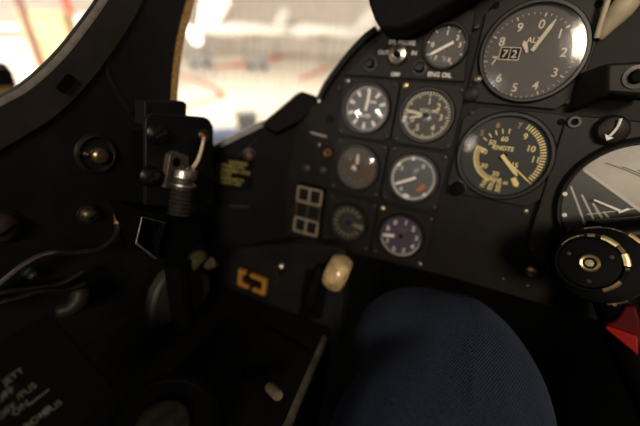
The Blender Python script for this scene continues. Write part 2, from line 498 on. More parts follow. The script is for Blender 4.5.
# probe switch
p = on(398, 55.5, 1, -0.003)
t = thing('toggle_switch', p, 'silver collared toggle switch between the words OUT and IN', 'switch')
M_ = frame(p, (1, 0, 0), (0, 0, 1))
MB().lathe(M_, [(0.0095, 0.0), (0.0094, 0.0025), (0.0078, 0.005), (0.0042, 0.0062), (0.0036, 0.004), (0.0001, 0.004)], 28).build('collar', M_steel, t)
lv = MB().tube([p, p + V((0.001, -0.009, -0.001)), p + V((0.0015, -0.014, -0.0015))], [0.0022, 0.0028, 0.0026], 12)
lv.build('lever', M_dark, t)
for px, py, r, lab in [(371, 64, .0042, 'small black push knob left of the silver toggle switch'), (420, 68, .0044, 'small black push knob right of the word OFF, below the small top dial')]:
    p = on(px, py, 1, -0.003)
    t = thing('panel_knob', p, lab, 'knob', 'small black knobs on the upper sub panel')
    M_ = frame(p, (1, 0, 0), (0, 0, 1))
    MB().lathe(M_, [(r * 1.2, 0), (r * 1.2, .001), (r, .0012), (r, .006), (r * .75, .0075), (.0001, .0078)], 20).build('cap', M_gloss, t)
    MB().lathe(M_, [(r * 1.55, 0), (r * 1.5, .0008), (r * 1.2, .0009)], 20).build('washer', M_bscrew, t)

# ------------------------------------------------------------------ round dials
def needle(mb, M, a, L, tail, w, z, tip=0.5, mi=0):
    pts = [(-tail, -w * .5), (L * .8, -w * .5 * (1 if tip > .9 else 1)), (L, -w * .5 * tip * .4), (L, w * .5 * tip * .4), (L * .8, w * .5), (-tail, w * .5)]
    mb.prism(M, rot2(pts, a), z, z + 0.0005, mi)
def tick(mb, M, a, r0, r1, w, z, mi=1):
    mb.prism(M, rot2([(r0, -w / 2), (r1, -w / 2), (r1, w / 2), (r0, w / 2)], a), z, z + 0.0002, mi)
R_ = math.radians
def ptxt(mb, M, s, r, a, size, z, mi=1, bold=0.015):
    mb.text(M @ Matrix.Translation((r * math.cos(a), r * math.sin(a), 0)), s, size, z, mi, bold)
def gauge(name, cx, cz, r, label, cat, dial_fn, needle_fn, fmat, ink, plate=None, screws=(), glass=G_clear, plate_shape=None, group=None, bezel=None, hub=True, bulge=0.0015, holes=(), scr_mat=None):
    t = thing(name, (cx, -0.003, cz - r), label, cat, group)
    M = board(cx, cz)
    MB().prism(M, plate_shape or rrect(plate, plate, 0.006), 0.0004, 0.004).build('mounting_plate', M_case, t, bevel=0.0006)
    br = bezel or r * 0.09
    MB().lathe(M, [(r + br * 1.6, 0.003), (r + br * 1.55, 0.006), (r + br, 0.0085), (r + br * .2, 0.0085), (r - 0.0002, 0.0075), (r - 0.0002, 0.0035)], 64).build('bezel', M_bezel, t)
    d = MB().lathe(M, [(0.0001, 0.0043), (r, 0.0043)], 64)
    dial_fn(d, M, 0.0044)
    d.build('dial', [fmat] + (ink if isinstance(ink, list) else [ink]), t, sharp=0)
    nb = MB(); needle_fn(nb, M, 0.0055)
    if hub: nb.lathe(M, [(0.0001, 0.0054), (r * .08, 0.0053), (r * .10, 0.0046)], 16, 1)
    nb.build('needle', [ink[0] if isinstance(ink, list) else ink, M_dark], t, sharp=30)
    MB().lathe(M, [(0.0001, 0.0078 + bulge), (r * .25, 0.0078 + bulge * .94), (r * .5, 0.0078 + bulge * .75), (r * .75, 0.0078 + bulge * .44), (r, 0.0078)], 48).build('glass', glass, t, sharp=0)
    for i, (x, z_) in enumerate(screws):
        sm = (scr_mat or {}).get(i, M_bscrew)
        screw(t, M @ Matrix.Translation((x, z_, 0.004)), 0.0024, sm)
    for x, z_ in holes:
        MB().lathe(M @ Matrix.Translation((x, z_, 0)), [(0.0001, 0.0043), (0.0022, 0.0043), (0.0028, 0.0041)], 16).build('screw_hole', M_dark, t)
    return t
cs = 0.0245
corners = [(-cs, cs), (cs, cs), (cs, -cs), (-cs, -cs)]
SM = 0.0575
r2 = 0.0222

# G1: white triangle ticks, vertical needle
def d1(d, M, z):
    for k in range(10):
        a = R_(90 - 36 * k)
        d.prism(M, rot2([(r2 * .86, -.0019), (r2 * .86, .0019), (r2 * .60, .0010), (r2 * .60, -.0010)], a), z, z + .0002, 1)
    for k in range(50):
        tick(d, M, R_(7.2 * k), r2 * .88, r2 * .97, .0005, z)
    ptxt(d, M, 'x100', r2 * .30, R_(-90), .0050, z)
    ptxt(d, M, 'RPM', r2 * .38, R_(55), .0042, z)
gauge('round_gauge', 0, 0, r2, 'round dial with white wedge ticks and upright cream needle, top of first column', 'gauge', d1,
      lambda n, M, z: needle(n, M, R_(86), r2 * .86, .002, .0030, z, 1), face('grey_blue_dial', (0.12, 0.12, 0.135)), M_white, SM, corners, scr_mat={0: M_screw})
# G2: many ticks and a broad left pointing needle
def d2(d, M, z):
    for k in range(48):
        tick(d, M, R_(7.5 * k), r2 * (.84 if k % 4 else .76), r2 * .97, .0010, z)
    for s, a in [('1', 92), ('2', 45), ('3', 0), ('4', -52), ('5', -118), ('0', 200)]:
        ptxt(d, M, s, r2 * .58, R_(a), .0078, z)
    ptxt(d, M, 'VOLUME', r2 * .22, R_(70), .0045, z)
def n2(n, M, z):
    needle(n, M, R_(172), r2 * .92, -.004, .0027, z, 1)
    needle(n, M, R_(194), r2 * .72, -.004, .0019, z - .0004, 1)
gauge('round_gauge', 0.0589, 0, r2, 'round dial ringed by cream ticks, broad needle pointing left, below the smallest dial', 'gauge', d2,
      n2, face('dark_grey_dial', (0.050, 0.045, 0.038)), M_cream, SM, corners, glass=G_dull, scr_mat={0: M_brass})
# G3: clear glass, its glare put into a lighter dial colour, short upright needle
def d3(d, M, z):
    for s, a in [('2', 205), ('4', 240), ('6', 270), ('8', 300)]:
        ptxt(d, M, s, r2 * .66, R_(a), .0062, z, 2)
    d.prism(M, rot2(rrect(.010, .005, .001), R_(60)), z, z + .0002, 3) if False else None
    for k in range(9):
        tick(d, M, R_(190 + 20 * k), r2 * .84, r2 * .95, .0008, z, 2)
    pts = [(r2 * .35 * math.cos(R_(a)), r2 * .35 * math.sin(R_(a))) for a in (-50, -25, 0, 25)] + [(r2 * .8 * math.cos(R_(a)), r2 * .8 * math.sin(R_(a))) for a in (25, 0, -25, -50)]
    d.prism(M, pts, z, z + .0001, 3)
def n3(n, M, z):
    n.prism(M, [(-.006, -.001), (-.0005, -.0035), (.0005, .0006), (-.0035, .003)], z, z + .001)
    needle(n, M, R_(92), r2 * .66, -.004, .0030, z, 1)
gauge('round_gauge', 0, -0.06, r2, 'hazy brown round dial with short cream needle and bright glint, middle of first column', 'gauge', d3, n3,
      face('brown_grey_dial', (0.070, 0.055, 0.046)), [M_cream, M_dim, mat('rust_dial_sector', (0.10, 0.05, 0.022), 0.6)], SM, corners)
# G4: grey face, orange flag
def d4(d, M, z):
    d.lathe(M, [(r2 * .84, z + .00005), (r2 * .99, z + .00005)], 64, 3)
    for k in range(60):
        tick(d, M, R_(6 * k), r2 * .87, r2 * .97, .0007, z + .0001)
    for s, a in [('0', 62), ('3', 148), ('6', 232)]:
        ptxt(d, M, s, r2 * .68, R_(a), .0056, z)
    for a in (100, 145, -45): d.lathe(M @ Matrix.Translation((r2 * .88 * math.cos(R_(a)), r2 * .88 * math.sin(R_(a)), 0)), [(.0001, z + .0003), (.0018, z + .0003)], 12, 1)
    d.lathe(M @ Matrix.Translation((r2 * .86 * math.cos(R_(-100)), r2 * .86 * math.sin(R_(-100)), 0)) @ Matrix.Scale(1.5, 4, (1, 0, 0)), [(.0001, z + .0003), (.0025, z + .0003)], 14, 1)
    d.prism(M @ Matrix.Translation((r2 * .42, -r2 * .36, 0)), rot2(rrect(.009, .0045, .0012), R_(52)), z, z + .0003, 2)
gauge('round_gauge', 0.0589, -0.06, r2, 'grey round dial with a small orange flag and a cream needle pointing lower left', 'gauge', d4,
      lambda n, M, z: needle(n, M, R_(208), r2 * .86, .003, .0028, z, .8), face('slate_dial', (0.085, 0.087, 0.095)),
      [M_white, mat('orange_flag', (0.40, 0.13, 0.02), 0.6), mat('pale_scale_ring', (0.19, 0.185, 0.18), 0.6)], SM, corners, glass=G_dull)
# G5: dark dial, inner disc
def d5(d, M, z):
    d.lathe(M, [(.0001, z), (r2 * .42, z)], 40, 2)
    for k in range(15):
        a = 40 + 20 * k
        tick(d, M, R_(a), r2 * .54, r2 * .76, .0020, z)
    for k in range(40): tick(d, M, R_(9 * k), r2 * .9, r2 * .96, .0005, z)
def n5(n, M, z):
    n.prism(M, rot2([(r2 * .28, -.0018), (r2 * .55, -.0030), (r2 * .82, -.0035), (r2 * .80, .002), (r2 * .5, .0016), (r2 * .28, .0014)], R_(-2)), z, z + .0008)
gauge('round_gauge', 0, -0.1214, r2 * .92, 'dark round dial with a dim broken ring scale, lowest of first column', 'gauge', d5, n5,
      face('black_dial', (0.012, 0.0115, 0.010)), [mat('dull_tan_ink', (0.15, 0.125, 0.08), 0.6), face('blue_black_disc', (0.016, 0.018, 0.022))], SM, corners, glass=G_dull)
# G6: violet face
def d6(d, M, z):
    for k, s in enumerate('8 0 1 2 3 4 5 6 7'.split()):
        ptxt(d, M, s, r2 * .70, R_(160 - 38 * k), .0070, z)
    for k in range(46): tick(d, M, R_(-160 + 4.7 * k), r2 * .88, r2 * .97, .0007, z)
    ptxt(d, M, 'PRESS', r2 * .34, R_(80), .0042, z, 2)
gauge('round_gauge', 0.0589, -0.1214, r2 * .97, 'violet faced round dial with a short white needle pointing left', 'gauge', d6,
      lambda n, M, z: needle(n, M, R_(189), r2 * .86, -r2 * .3, .0034, z, 1), face('violet_dial', (0.055, 0.040, 0.072)), [M_white, M_dim], SM,
      corners, scr_mat={0: M_brass, 2: M_screw})
# G7: small dial in the upper sub panel
r7 = 0.0168
def d7(d, M, z):
    for s, a in [('1', 96), ('0', 172), ('2', 42), ('3', 10), ('7', 235), ('6', -62)]:
        ptxt(d, M, s, r7 * .68, R_(a), .0054, z)
    for k in range(8): tick(d, M, R_(-60 + 38 * k), r7 * .86, r7 * .98, .0009, z)
gauge('round_gauge', 0.0628, 0.0587, r7, 'small grey dial with a long diagonal needle above the words ENG OIL', 'gauge', d7,
      lambda n, M, z: needle(n, M, R_(211), r7 * .86, r7 * .42, .0024, z, .9), face('warm_grey_dial', (0.075, 0.068, 0.062)), M_white,
      plate_shape=[(1.14 * r7 * math.cos(2 * PI * k / 40), 1.14 * r7 * math.sin(2 * PI * k / 40)) for k in range(40)], screws=[(0.021, 0.0165)], plate=0, glass=G_dull)

# altimeter
rA = 0.0347
def flange(s, ear):
    return [(-s + ear, s), (s - ear, s), (s - ear * .3, s - ear * .1), (s, s - ear * .6), (s, -s + ear), (s - ear, -s), (-s + ear, -s), (-s + ear * .3, -s + ear * .1) , (-s, -s + ear * .7), (-s, s - ear)]
def dA(d, M, z):
    M = M @ Matrix.Translation((-.0018, -.0026, 0))
    rB = rA * .93
    for k in range(10):
        a = R_(82 - 36 * k)
        ptxt(d, M, str(k), rB * .74, a, .0092, z, 1, .010)
        tick(d, M, a, rB * .90, rB * .985, .0010, z)
    for k in range(50): tick(d, M, R_(82 - 7.2 * k), rB * .94, rB * .985, .0004, z)
    ptxt(d, M, 'ALT', rB * .38, R_(84), .0058, z)
    q = M @ Matrix.Translation((-.0135, .0015, 0))
    d.prism(q, rrect(.0152, .0098, .0008), z, z + .0001, 1)
    d.prism(q, rrect(.0140, .0086, .0006), z, z + .0002, 2)
    d.text(q @ Matrix.Translation((-.0034, 0, 0)), '7', .0082, z + .0003, 1, .010)
    d.text(q @ Matrix.Translation((.0034, 0, 0)), '2', .0082, z + .0003, 1, .010)
    d.prism(q, rrect(.0005, .0086, .0002), z, z + .00025, 1)
def nA(n, M, z):
    M = M @ Matrix.Translation((-.0018, -.0026, 0))
    needle(n, M, R_(66), rA * .84, -rA * .12, .0028, z, .5)
    n.prism(M, rot2([(rA * .08, -.0008), (rA * .30, -.0018), (rA * .36, 0), (rA * .30, .0018), (rA * .08, .0008)], R_(118)), z, z + .0004)
tA = gauge('altimeter', 0.1293, 0.0564, rA, 'largest round dial, an altimeter numbered 0 to 9 with a boxed 72', 'altimeter', dA, nA,
      face('umber_dial', (0.055, 0.046, 0.041)), [M_cream, M_dark], plate_shape=flange(0.0405, .012), glass=G_alt, hub=False, bezel=.0026, bulge=.0012,  # dial colour lightened to stand for hazy reflection in the glass
      holes=[(.034, .0345), (-.0345, .034)], screws=[(.035, -.034)], plate=0)
Mk = board(0.1293 - .037, 0.0564 - .0345)
MB().lathe(Mk, [(.0066, .002), (.0066, .0055), (.0055, .0062), (.0001, .0063)], 24).build('setting_boss', M_case, tA)
p = on(478, 79.5, 1, -.008)
MB().lathe(frame(p, (1, 0, 0), (0, 0, 1)), [(.0032, 0), (.0030, .002), (.0015, .003), (.0001, .0032)], 16).build('knob_pin', M_screw, tA)

# airspeed and mach dial
rV = 0.0340
def dV(d, M, z):
    for k in range(22):
        tick(d, M, R_(66 - 4.6 * k), rV * .80, rV * (.93), .0011, z)
    for s, a, rr in [('9', 58, .67), ('10', 28, .62), ('11', 4, .70)]:
        ptxt(d, M, s, rV * rr, R_(a), .0070, z, 1, .015)
    for k in range(22):
        tick(d, M, R_(165 + 5.4 * k), rV * .56, rV * .66, .0010, z)
    tick(d, M, R_(166), rV * .46, rV * .70, .0014, z)
    d.arc(M, [(rV * .655, z), (rV * .69, z), (rV * .69, z + .0002), (rV * .655, z + .0002)], R_(165), R_(255), 20, 1)
    for s, a, rr in [('60', 100, .45), ('50', 136, .46), ('40', 172, .48), ('30', 218, .48), ('20', 262, .46), ('15', -28, .34)]:
        ptxt(d, M, s, rV * rr, R_(a), .0058, z, 1, .015)
    for k in range(5): tick(d, M, R_(92 + 13 * k), rV * .58, rV * .70, .0009, z)
    ptxt(d, M, 'KNOTS', rV * .22, R_(105), .0050, z, 1, .03)
    for s, a in [('7', 78), ('6', 112), ('5', 140)]:
        ptxt(d, M, s, rV * .82, R_(a), .0066, z, 2)
    q = M @ Matrix.Translation((-rV * .84, rV * .20, 0)) @ Matrix.Rotation(R_(72), 4, 'Z')
    d.text(q, 'MACH', .0054, z, 2, .02)
    for j, row in enumerate([['80', '75', '70', '65'], ['90', '85', '80'], ['95', '90', '85']]):
        for k, s in enumerate(row):
            ptxt(d, M, s, rV * (.68 + .095 * j), R_(250 + 13 * k), .0042, z, 1, .01)
def nV(n, M, z):
    needle(n, M, R_(-44), rV * .60, .002, .0030, z, 1)
    needle(n, M, R_(-36), rV * .96, -rV * .3, .0012, z + .0006, 1)
    n.prism(M, rot2([(rV * .60, -.002), (rV * .80, -.0022), (rV * .86, 0), (rV * .80, .0022), (rV * .60, .002)], R_(-54)), z, z + .0004)
gauge('airspeed_indicator', 0.1304, -0.0268, rV, 'large black dial with yellow figures and the word KNOTS', 'gauge', dV, nV, face('jet_dial', (0.008, 0.0075, 0.007)),
      [M_yel, mat('faded_yellow', (0.30, 0.21, 0.09), 0.6)], plate_shape=flange(.0395, .011), glass=G_dull, bezel=.0028, bulge=.001, holes=[(.0335, .0335)],
      screws=[(-.0335, .033)], plate=0)
p = on(457.5, 187, 1, -.001)
tk = thing('setting_knob', p, 'black round setting knob at lower left corner of the yellow figured dial', 'knob')
MB().lathe(frame(p, (1, 0, 0), (0, 0, 1)), [(.0062, .002), (.0065, .008), (.0055, .011), (.0001, .0115)], 28).build('knob_body', M_dark, tk)
MB().lathe(frame(p, (1, 0, 0), (0, 0, 1)), [(.0082, .001), (.008, .004), (.006, .0045)], 28).build('collar', M_bezel, tk)

# attitude indicator
cxh, czh, rH = 0.2300, -0.0500, 0.0500
t = thing('attitude_indicator', (cxh, -.004, czh - rH), 'big attitude dial with pale upper half and white lines, behind the stick grip', 'attitude indicator')
M = board(cxh, czh)
hs = [(-.064, .056), (-.056, .063), (.06, .063), (.064, .056), (.064, -.056), (.056, -.064), (-.05, -.064), (-.062, -.055)]
MB().prism(M, hs, .0004, .006).build('housing', M_case, t, bevel=.001)
MB().lathe(M, [(rH + .0045, .005), (rH + .004, .009), (rH + .002, .012), (rH, .0115), (rH - .001, .007), (rH - .003, .0062)], 72).build('bezel', M_bezel, t)
sph = MB()
nr, na = 14, 64
hor = -0.30
for i in range(nr):
    for k in range(na):
        q = []
        for (ii, kk) in ((i, k), (i + 1, k), (i + 1, k + 1), (i, k + 1)):
            rr = rH * .97 * ii / nr; aa = 2 * PI * kk / na
            q.append((rr * math.cos(aa), rr * math.sin(aa), .0065 + .0055 * (1 - (ii / nr) ** 2)))
        cx_ = sum(a[0] for a in q) / 4; cy_ = sum(a[1] for a in q) / 4
        side = cy_ - (0.006 - 0.62 * (cx_ + 0.012))
        sph.add([M @ V(a) for a in q], [[0, 1, 2, 3]], 0 if side > 0 else 1)
def zs(x, y): return .0069 + .0055 * (1 - min(1, (x * x + y * y) / (rH * .97) ** 2))
def sline(mb, a, b, w, mi, n=14, bow=0.0):
    a = V((*a, 0)); b = V((*b, 0)); d = (b - a).normalized(); s = V((-d.y, d.x, 0))
    for k in range(n):
        p0 = a.lerp(b, k / n) + s * bow * math.sin(PI * k / n); p1 = a.lerp(b, (k + 1) / n) + s * bow * math.sin(PI * (k + 1) / n)
        c = [p0 - s * w / 2, p1 - s * w / 2, p1 + s * w / 2, p0 + s * w / 2]
        if max(x.length for x in c) > rH * .96: continue
        mb.add([M @ V((x.x, x.y, zs(x.x, x.y))) for x in c], [[0, 1, 2, 3]], mi)
sline(sph, (-.044, .024), (.04, -.024), .0022, 2, 30)
for k in range(5): sline(sph, (-.030 + .010 * k, .030 - .001 * k), (.032 + .006 * k, -.003 - .002 * k), .0009, 3, 24, .006)
for k in range(6): sline(sph, (-.046 + .0085 * k, .008 - .005 * k), (-.020 + .011 * k, -.034 - .002 * k), .0013, 2, 20)
for k in range(3): sline(sph, (-.030, -.012 - .008 * k), (.006, .004 - .012 * k), .0007, 2, 16)
sph.build('horizon_ball', [mat('pale_sky_ball', (0.40, 0.37, 0.32), .5, var=.15, scale=30), mat('dark_ground_ball', (0.050, 0.046, 0.041), .5, var=.2, scale=40), mat('ball_line_white', (0.50, 0.47, 0.41), .5), mat('ball_line_dark', (0.13, 0.12, 0.10), .5)], t, sharp=60)
ab = MB()
ab.prism(M, [(-.030, .0016), (-.012, -.0028), (-.012, -.0046), (-.030, .0004)], .0130, .0138)
ab.prism(M, [(-.013, -.0046), (-.008, -.0005), (-.0065, -.0015), (-.012, -.006)], .0130, .0138)
ab.prism(M, [(.012, -.0028), (.030, .0016), (.030, .0004), (.012, -.0046)], .0130, .0138)
ab.build('aircraft_bar', M_white, t, sharp=0)
MB().lathe(M, [(.0001, .0135), (rH * .5, .0131), (rH, .0118)], 48).build('glass', G_clear, t, sharp=0)
for px, py in [(565, 194), (564.5, 215)]:
    p = on(px, py, 1, -.0125)
    MB().lathe(frame(p, (1, 0, 0), (0, 0, 1)), [(.0001, .0004), (.0016, .0003), (.0018, -.001)], 12).build('index_dot', M_white, t)
bscrew(t, 534, 249, .0030, M_bscrew, y=-.006)
p = on(574, 122, 1, -.006)
MB().lathe(board(p.x, p.z, -.006), [(.0022, .0), (.0026, .0022), (.0044, .0022), (.0050, 0)], 20).build('screw_ring', M_bscrew, t)
MB().lathe(board(p.x, p.z, -.006), [(.0001, .0006), (.0023, .0006)], 14).build('screw_hole', M_dark, t)
# erection knob and its curved arrow
p = on(612, 130, 1, -.010)
MB().lathe(frame(p, (1, 0, 0), (0, 0, 1)), [(.0115, -.006), (.0110, .0), (.009, .003), (.005, .0045), (.0001, .005)], 28).build('erection_knob', mat('brown_black_bakelite', (0.014, 0.009, 0.006), .5, spec=.25), t)
ar = MB()
bx = board(0, 0)
cpt = [on(x, y, 1, -.017) for x, y in [(621, 118.5), (618, 126), (613.5, 132), (609.5, 136)]]
cpt = smooth(cpt, 4)
ar.tube(cpt, .0010, 8)
e = on(608.5, 137.3, 1, -.017)
hd = (e - cpt[-2]).normalized(); sd = hd.cross(V((0, 1, 0)))
tip = on(606.5, 140.5, 1, -.017)
bs = cpt[-1]
ar.add([tip, bs + sd * .0032, bs - sd * .0032, tip + V((0, .001, 0)), bs + sd * .0032 + V((0, .001, 0)), bs - sd * .0032 + V((0, .001, 0))],
       [[0, 1, 2], [3, 5, 4], [0, 1, 4, 3], [1, 2, 5, 4], [2, 0, 3, 5]])
ar.build('arrow', M_white, t, sharp=60)

# caption block: six dark lenses in beige frames
p00 = on(296, 183.5, 1, -.004); p11 = on(323, 237, 1, -.004)
bw = 0.031; bh = p00.z - p11.z
ctr = on(310.5, 210, 1, 0)
t = thing('caption_block', (ctr.x, -.004, ctr.z - bh / 2), 'block of six dark caption windows in beige frames, left of the dials', 'caption block')
M = board(ctr.x, ctr.z)
MB().prism(M, rrect(bw + .004, bh + .006, .002), .0004, .006).build('housing', M_dark, t, bevel=.0006)
for j, zc in enumerate((bh * .335, 0.0, -bh * .335)):
    h = bh * .325
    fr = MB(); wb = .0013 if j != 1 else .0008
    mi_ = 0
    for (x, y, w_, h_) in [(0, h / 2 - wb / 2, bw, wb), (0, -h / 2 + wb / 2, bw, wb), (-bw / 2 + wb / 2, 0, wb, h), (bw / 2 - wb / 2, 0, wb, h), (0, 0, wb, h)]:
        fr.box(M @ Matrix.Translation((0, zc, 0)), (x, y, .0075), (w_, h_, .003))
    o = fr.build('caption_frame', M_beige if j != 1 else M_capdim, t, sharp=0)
    for s in (-1, 1):
        MB().prism(M @ Matrix.Translation((s * bw * .25, zc, 0)), rrect(bw * .42, h * .78, .001), .006, .0068).build('caption_window', M_caption, t, bevel=.0004)

# ------------------------------------------------------------------ hood, bracket and hoses at the top
hp = [on(x, y, 1, -.02) for x, y in [(362, -70), (370, -20), (373, 0), (375, 12), (380, 26), (386, 36), (404, 36), (425, 27), (447, 15), (470, 2), (490, -12), (520, -30), (640, -55), (900, -70), (900, -130), (500, -110)]]
t = MB().prism(board(0, 0), [(p.x, p.z) for p in hp], .0095, .040)
o = t.build('glareshield', M_pad, bevel=.003, loc=None)
tag(o, 'black padded glareshield hood above the dials at top', 'glareshield')
bp = V((0.205, -.03, .03))
t = thing('mounting_bracket', on(610, 100, 1, -.02), 'dark metal bracket with a large bolt, between the altimeter and the hoses', 'bracket')
fa = [on(x, y, 1, -.035) for x, y in [(607, 63), (665, 60), (665, 97), (606, 93)]]
MB().prism(board(0, 0), [(p.x, p.z) for p in fa], .006, .035).build('bracket_block', M_case, t, bevel=.002)
q0 = [on(x, y, 1, -.034) for x, y in [(607, 63), (606, 93)]]
q1 = [on(x, y, 1, -.004) for x, y in [(577, 74), (566, 112)]]
sd = MB().add([q0[0], q0[1], q1[1], q1[0]] + [v + V((.006, .006, 0)) for v in (q0[0], q0[1], q1[1], q1[0])],
              [[0, 1, 2, 3], [7, 6, 5, 4], [0, 4, 5, 1], [1, 5, 6, 2], [2, 6, 7, 3], [3, 7, 4, 0]])
sd.build('bracket_arm', M_case, t, bevel=.001)
p = on(636, 77, 1, -.035)
Mb = frame(p, (1, 0, 0), (0, 0, 1))
MB().lathe(Mb, [(.0075, 0), (.0075, .0012), (.005, .0014)], 24).build('washer', M_bscrew, t)
MB().prism(Mb, [(.0045 * math.cos(PI * k / 3), .0045 * math.sin(PI * k / 3)) for k in range(6)], .001, .005).build('bolt', M_dark, t, bevel=.0006)
h1 = smooth([on(596.5, 38, 1, -.008), on(601, 22, 1, -.010), on(609, -4, 1, -.012), on(618, -40, 1, -.016), on(622, -64, 1, -.022)], 5)
o = MB().tube(h1, .0019, 12).build('hose', M_pipe); tag(o, 'thin cream hose rising beside the altimeter', 'hose')
h2 = smooth([on(600, 39, 1, -.006), on(607, 28, 1, -.008), on(621, 10, 1, -.010), on(640, -16, 1, -.012), on(658, -44, 1, -.016), on(672, -72, 1, -.022)], 5)
o = MB().tube(h2, [.0016 + .0062 * min(1, i / 10) for i in range(len(h2))], 14).build('air_duct', M_pipe); tag(o, 'thick cream tapered duct at upper right edge beside the thin hose', 'duct')

# ------------------------------------------------------------------ placard, knob on the angled panel
p = ang(232, 172.5, .0005)
PX = AX; PM = frame(p, AX - V((0, 0, .0)), (0, 0, 1))
t = thing('placard', p, 'black placard with six lines of yellow lettering on the side panel', 'placard')
MB().prism(PM, rrect(.046, .040, .002), 0, .0012).build('plate', M_dark, t, bevel=.0003)
tx = MB()
rows = [(.004, .0122, 'LANDING', .0046), (0, .0073, 'WHEELS DN', .0046), (0, .0024, 'HARNESS LOCK', .0046), (0, -.0025, 'FLAPS', .0046), (0, -.0074, 'AIRBRAKE IN', .0046), (0, -.0123, 'LIGHTS ON', .0046)]
for i, (x, y, s, sz) in enumerate(rows):
    ww = glyphs(s, .03)[2] * sz
    q = PM @ Matrix.Rotation(R_(-4), 4, 'Z')
    tx.text(q @ Matrix.Translation((-.0125 + ww / 2 + (.008 if i == 0 else 0), y, 0)), s, sz, .0014, 0, .03)
    if i: tx.text(q @ Matrix.Translation((-.0165, y, 0)), str(i), sz, .0014, 0, .02)
tx.build('lettering', M_placard, t, sharp=0)
p = ang(249.5, 155, .0)
t = thing('warning_light', p, 'dull dark red warning light on the side panel above the placard', 'light')
Mk = frame(p, AX, (0, 0, 1))
MB().lathe(Mk, [(.0075, 0), (.0075, .002), (.005, .003)], 20).build('collar', M_bscrew, t)
MB().lathe(Mk, [(.0045, .002), (.0048, .009), (.0035, .011), (.0001, .0115)], 20).build('cap', M_redknob, t)
q = [ang(231, 161, .001), ang(258, 139, .001)]
o = MB().tube(q, .0008, 6).build('seam_strip', M_bscrew); tag(o, 'thin metal seam strip slanting above the dull red light and placard', 'strip')
p = ang(239, 206, .001)
o = MB().prism(frame(p, AX, (0, 0, 1)), rrect(.022, .002, .0008), 0, .002).build('seam_strip', M_bscrew); tag(o, 'short level metal strip below the yellow lettered placard', 'strip')

# ------------------------------------------------------------------ bracket plate with lamp connector on the left
XB = -0.128
def bk(px, py, off=0.0): return on(px, py, 0, XB + off)
BF = frame((XB, 0, 0), (0, 1, 0), (0, 0, 1))
def bf(p): return (p.y, p.z)
pl = [bk(x, y) for x, y in [(146, 120), (149, 115), (154, 113), (205, 117), (210, 120), (213.5, 127), (213.5, 205), (146, 205)]]
t = thing('lamp_bracket', bk(180, 205), 'black rounded bracket plate with two fastener bosses, beside the windscreen corner', 'bracket')
MB().prism(BF, [bf(p) for p in pl], -.004, .0).build('plate', M_wall, t, bevel=.0007)
bp2 = [on(x, y, 0, XB - .010) for x, y in [(145, 101), (183, 101), (187, 104), (186, 125), (145, 125)]]
MB().prism(frame((XB - .010, 0, 0), (0, 1, 0), (0, 0, 1)), [bf(p) for p in bp2], -.012, .0).build('back_plate', M_wall, t, bevel=.0007)
st = MB().box(BF, (bk(180, 160).y, bk(180, 160).z, (XW - XB) / 2 - .004), (.03, .04, abs(XW - XB) - .004))
st.build('stand_off', M_dark, t)
for px, py in [(155.5, 133.5), (149, 176)]:
    p = bk(px, py)
    Mz = frame(p, (0, 1, 0), (0, 0, 1))
    f_ = MB().lathe(Mz, [(.0088, 0), (.0088, .0012), (.0072, .003), (.0066, .0058), (.0045, .007), (.0001, .0072)], 24)
    f_.prism(Mz, rot2(rrect(.011, .0016, .0004), R_(25)), .0066, .0076, 1)
    f_.build('fastener', [M_gloss, M_bscrew], t)
p = bk(203.5, 135.5)
Mz = frame(p, (0, 1, 0), (0, 0, 1))
MB().lathe(Mz, [(.0034, 0), (.0036, .0025), (.0052, .0025), (.0058, 0)], 20).build('eyelet', M_steel, t)
# metal tab
tb = [bk(x, y, .006) for x, y in [(165, 188), (170, 155), (176, 151.5), (189, 156), (190, 172), (183, 190)]]
MB().prism(frame((XB + .006, 0, 0), (0, 1, 0), (0, 0, 1)), [bf(p) for p in tb], -.006, .0).build('tab', mat('worn_tab_metal', (0.10, 0.085, 0.065), .45, metal=.5, var=.4, scale=200), t, bevel=.0006)
hp_ = bk(176.5, 162, .0062)
MB().lathe(frame(hp_, (0, 1, 0), (0, 0, 1)), [(.0001, .0002), (.0042, .0002)], 16).build('tab_hole', M_dark, t)
# connector
c0 = bk(185, 169, .016); c1 = bk(179, 214, .016)
ax_ = (c1 - c0).normalized()
t = thing('cable_connector', c1, 'stacked metal cable connector with threaded collar, below the white wire', 'connector')
zz = -ax_
CM = frame(c0, zz.orthogonal(), zz.cross(zz.orthogonal())) 
if (CM.to_3x3() @ V((0, 0, 1))).dot(zz) < 0: CM = CM @ Matrix.Rotation(PI, 4, 'X')
L = (c1 - c0).length
MB().lathe(CM, [(.0001, -.0015), (.0070, -.0015), (.0078, .0005), (.0098, .0), (.0106, -.0015), (.0106, -.0075), (.0090, -.0085), (.0001, -.0085)], 28).build('collar', M_steel, t)
MB().lathe(CM, [(.0090, -.008), (.0084, -.011), (.0112, -.0125), (.0116, -.0145), (.0084, -.0155), (.0078, -.018)], 28).build('locking_ring', mat('tarnished_steel', (0.20, 0.18, 0.15), .4, metal=.9, var=.4, scale=200), t)
th = [(.0075, -.017)]
for k in range(6):
    zt = -.018 - k * (L - .018) / 6
    th += [(.0096, zt), (.0082, zt - (L - .018) / 12)]
MB().lathe(CM, th + [(.0098, -L)], 28).build('thread', M_bscrew, t)
for k in range(3):
    b_ = CM @ V((.0035 * math.cos(k * 2.1), .0035 * math.sin(k * 2.1), 0))
    MB().lathe(Matrix.Translation(b_) @ CM.to_3x3().to_4x4(), [(.0014, -.001), (.0014, .0025), (.0001, .003)], 10).build('pin', M_bscrew, t)
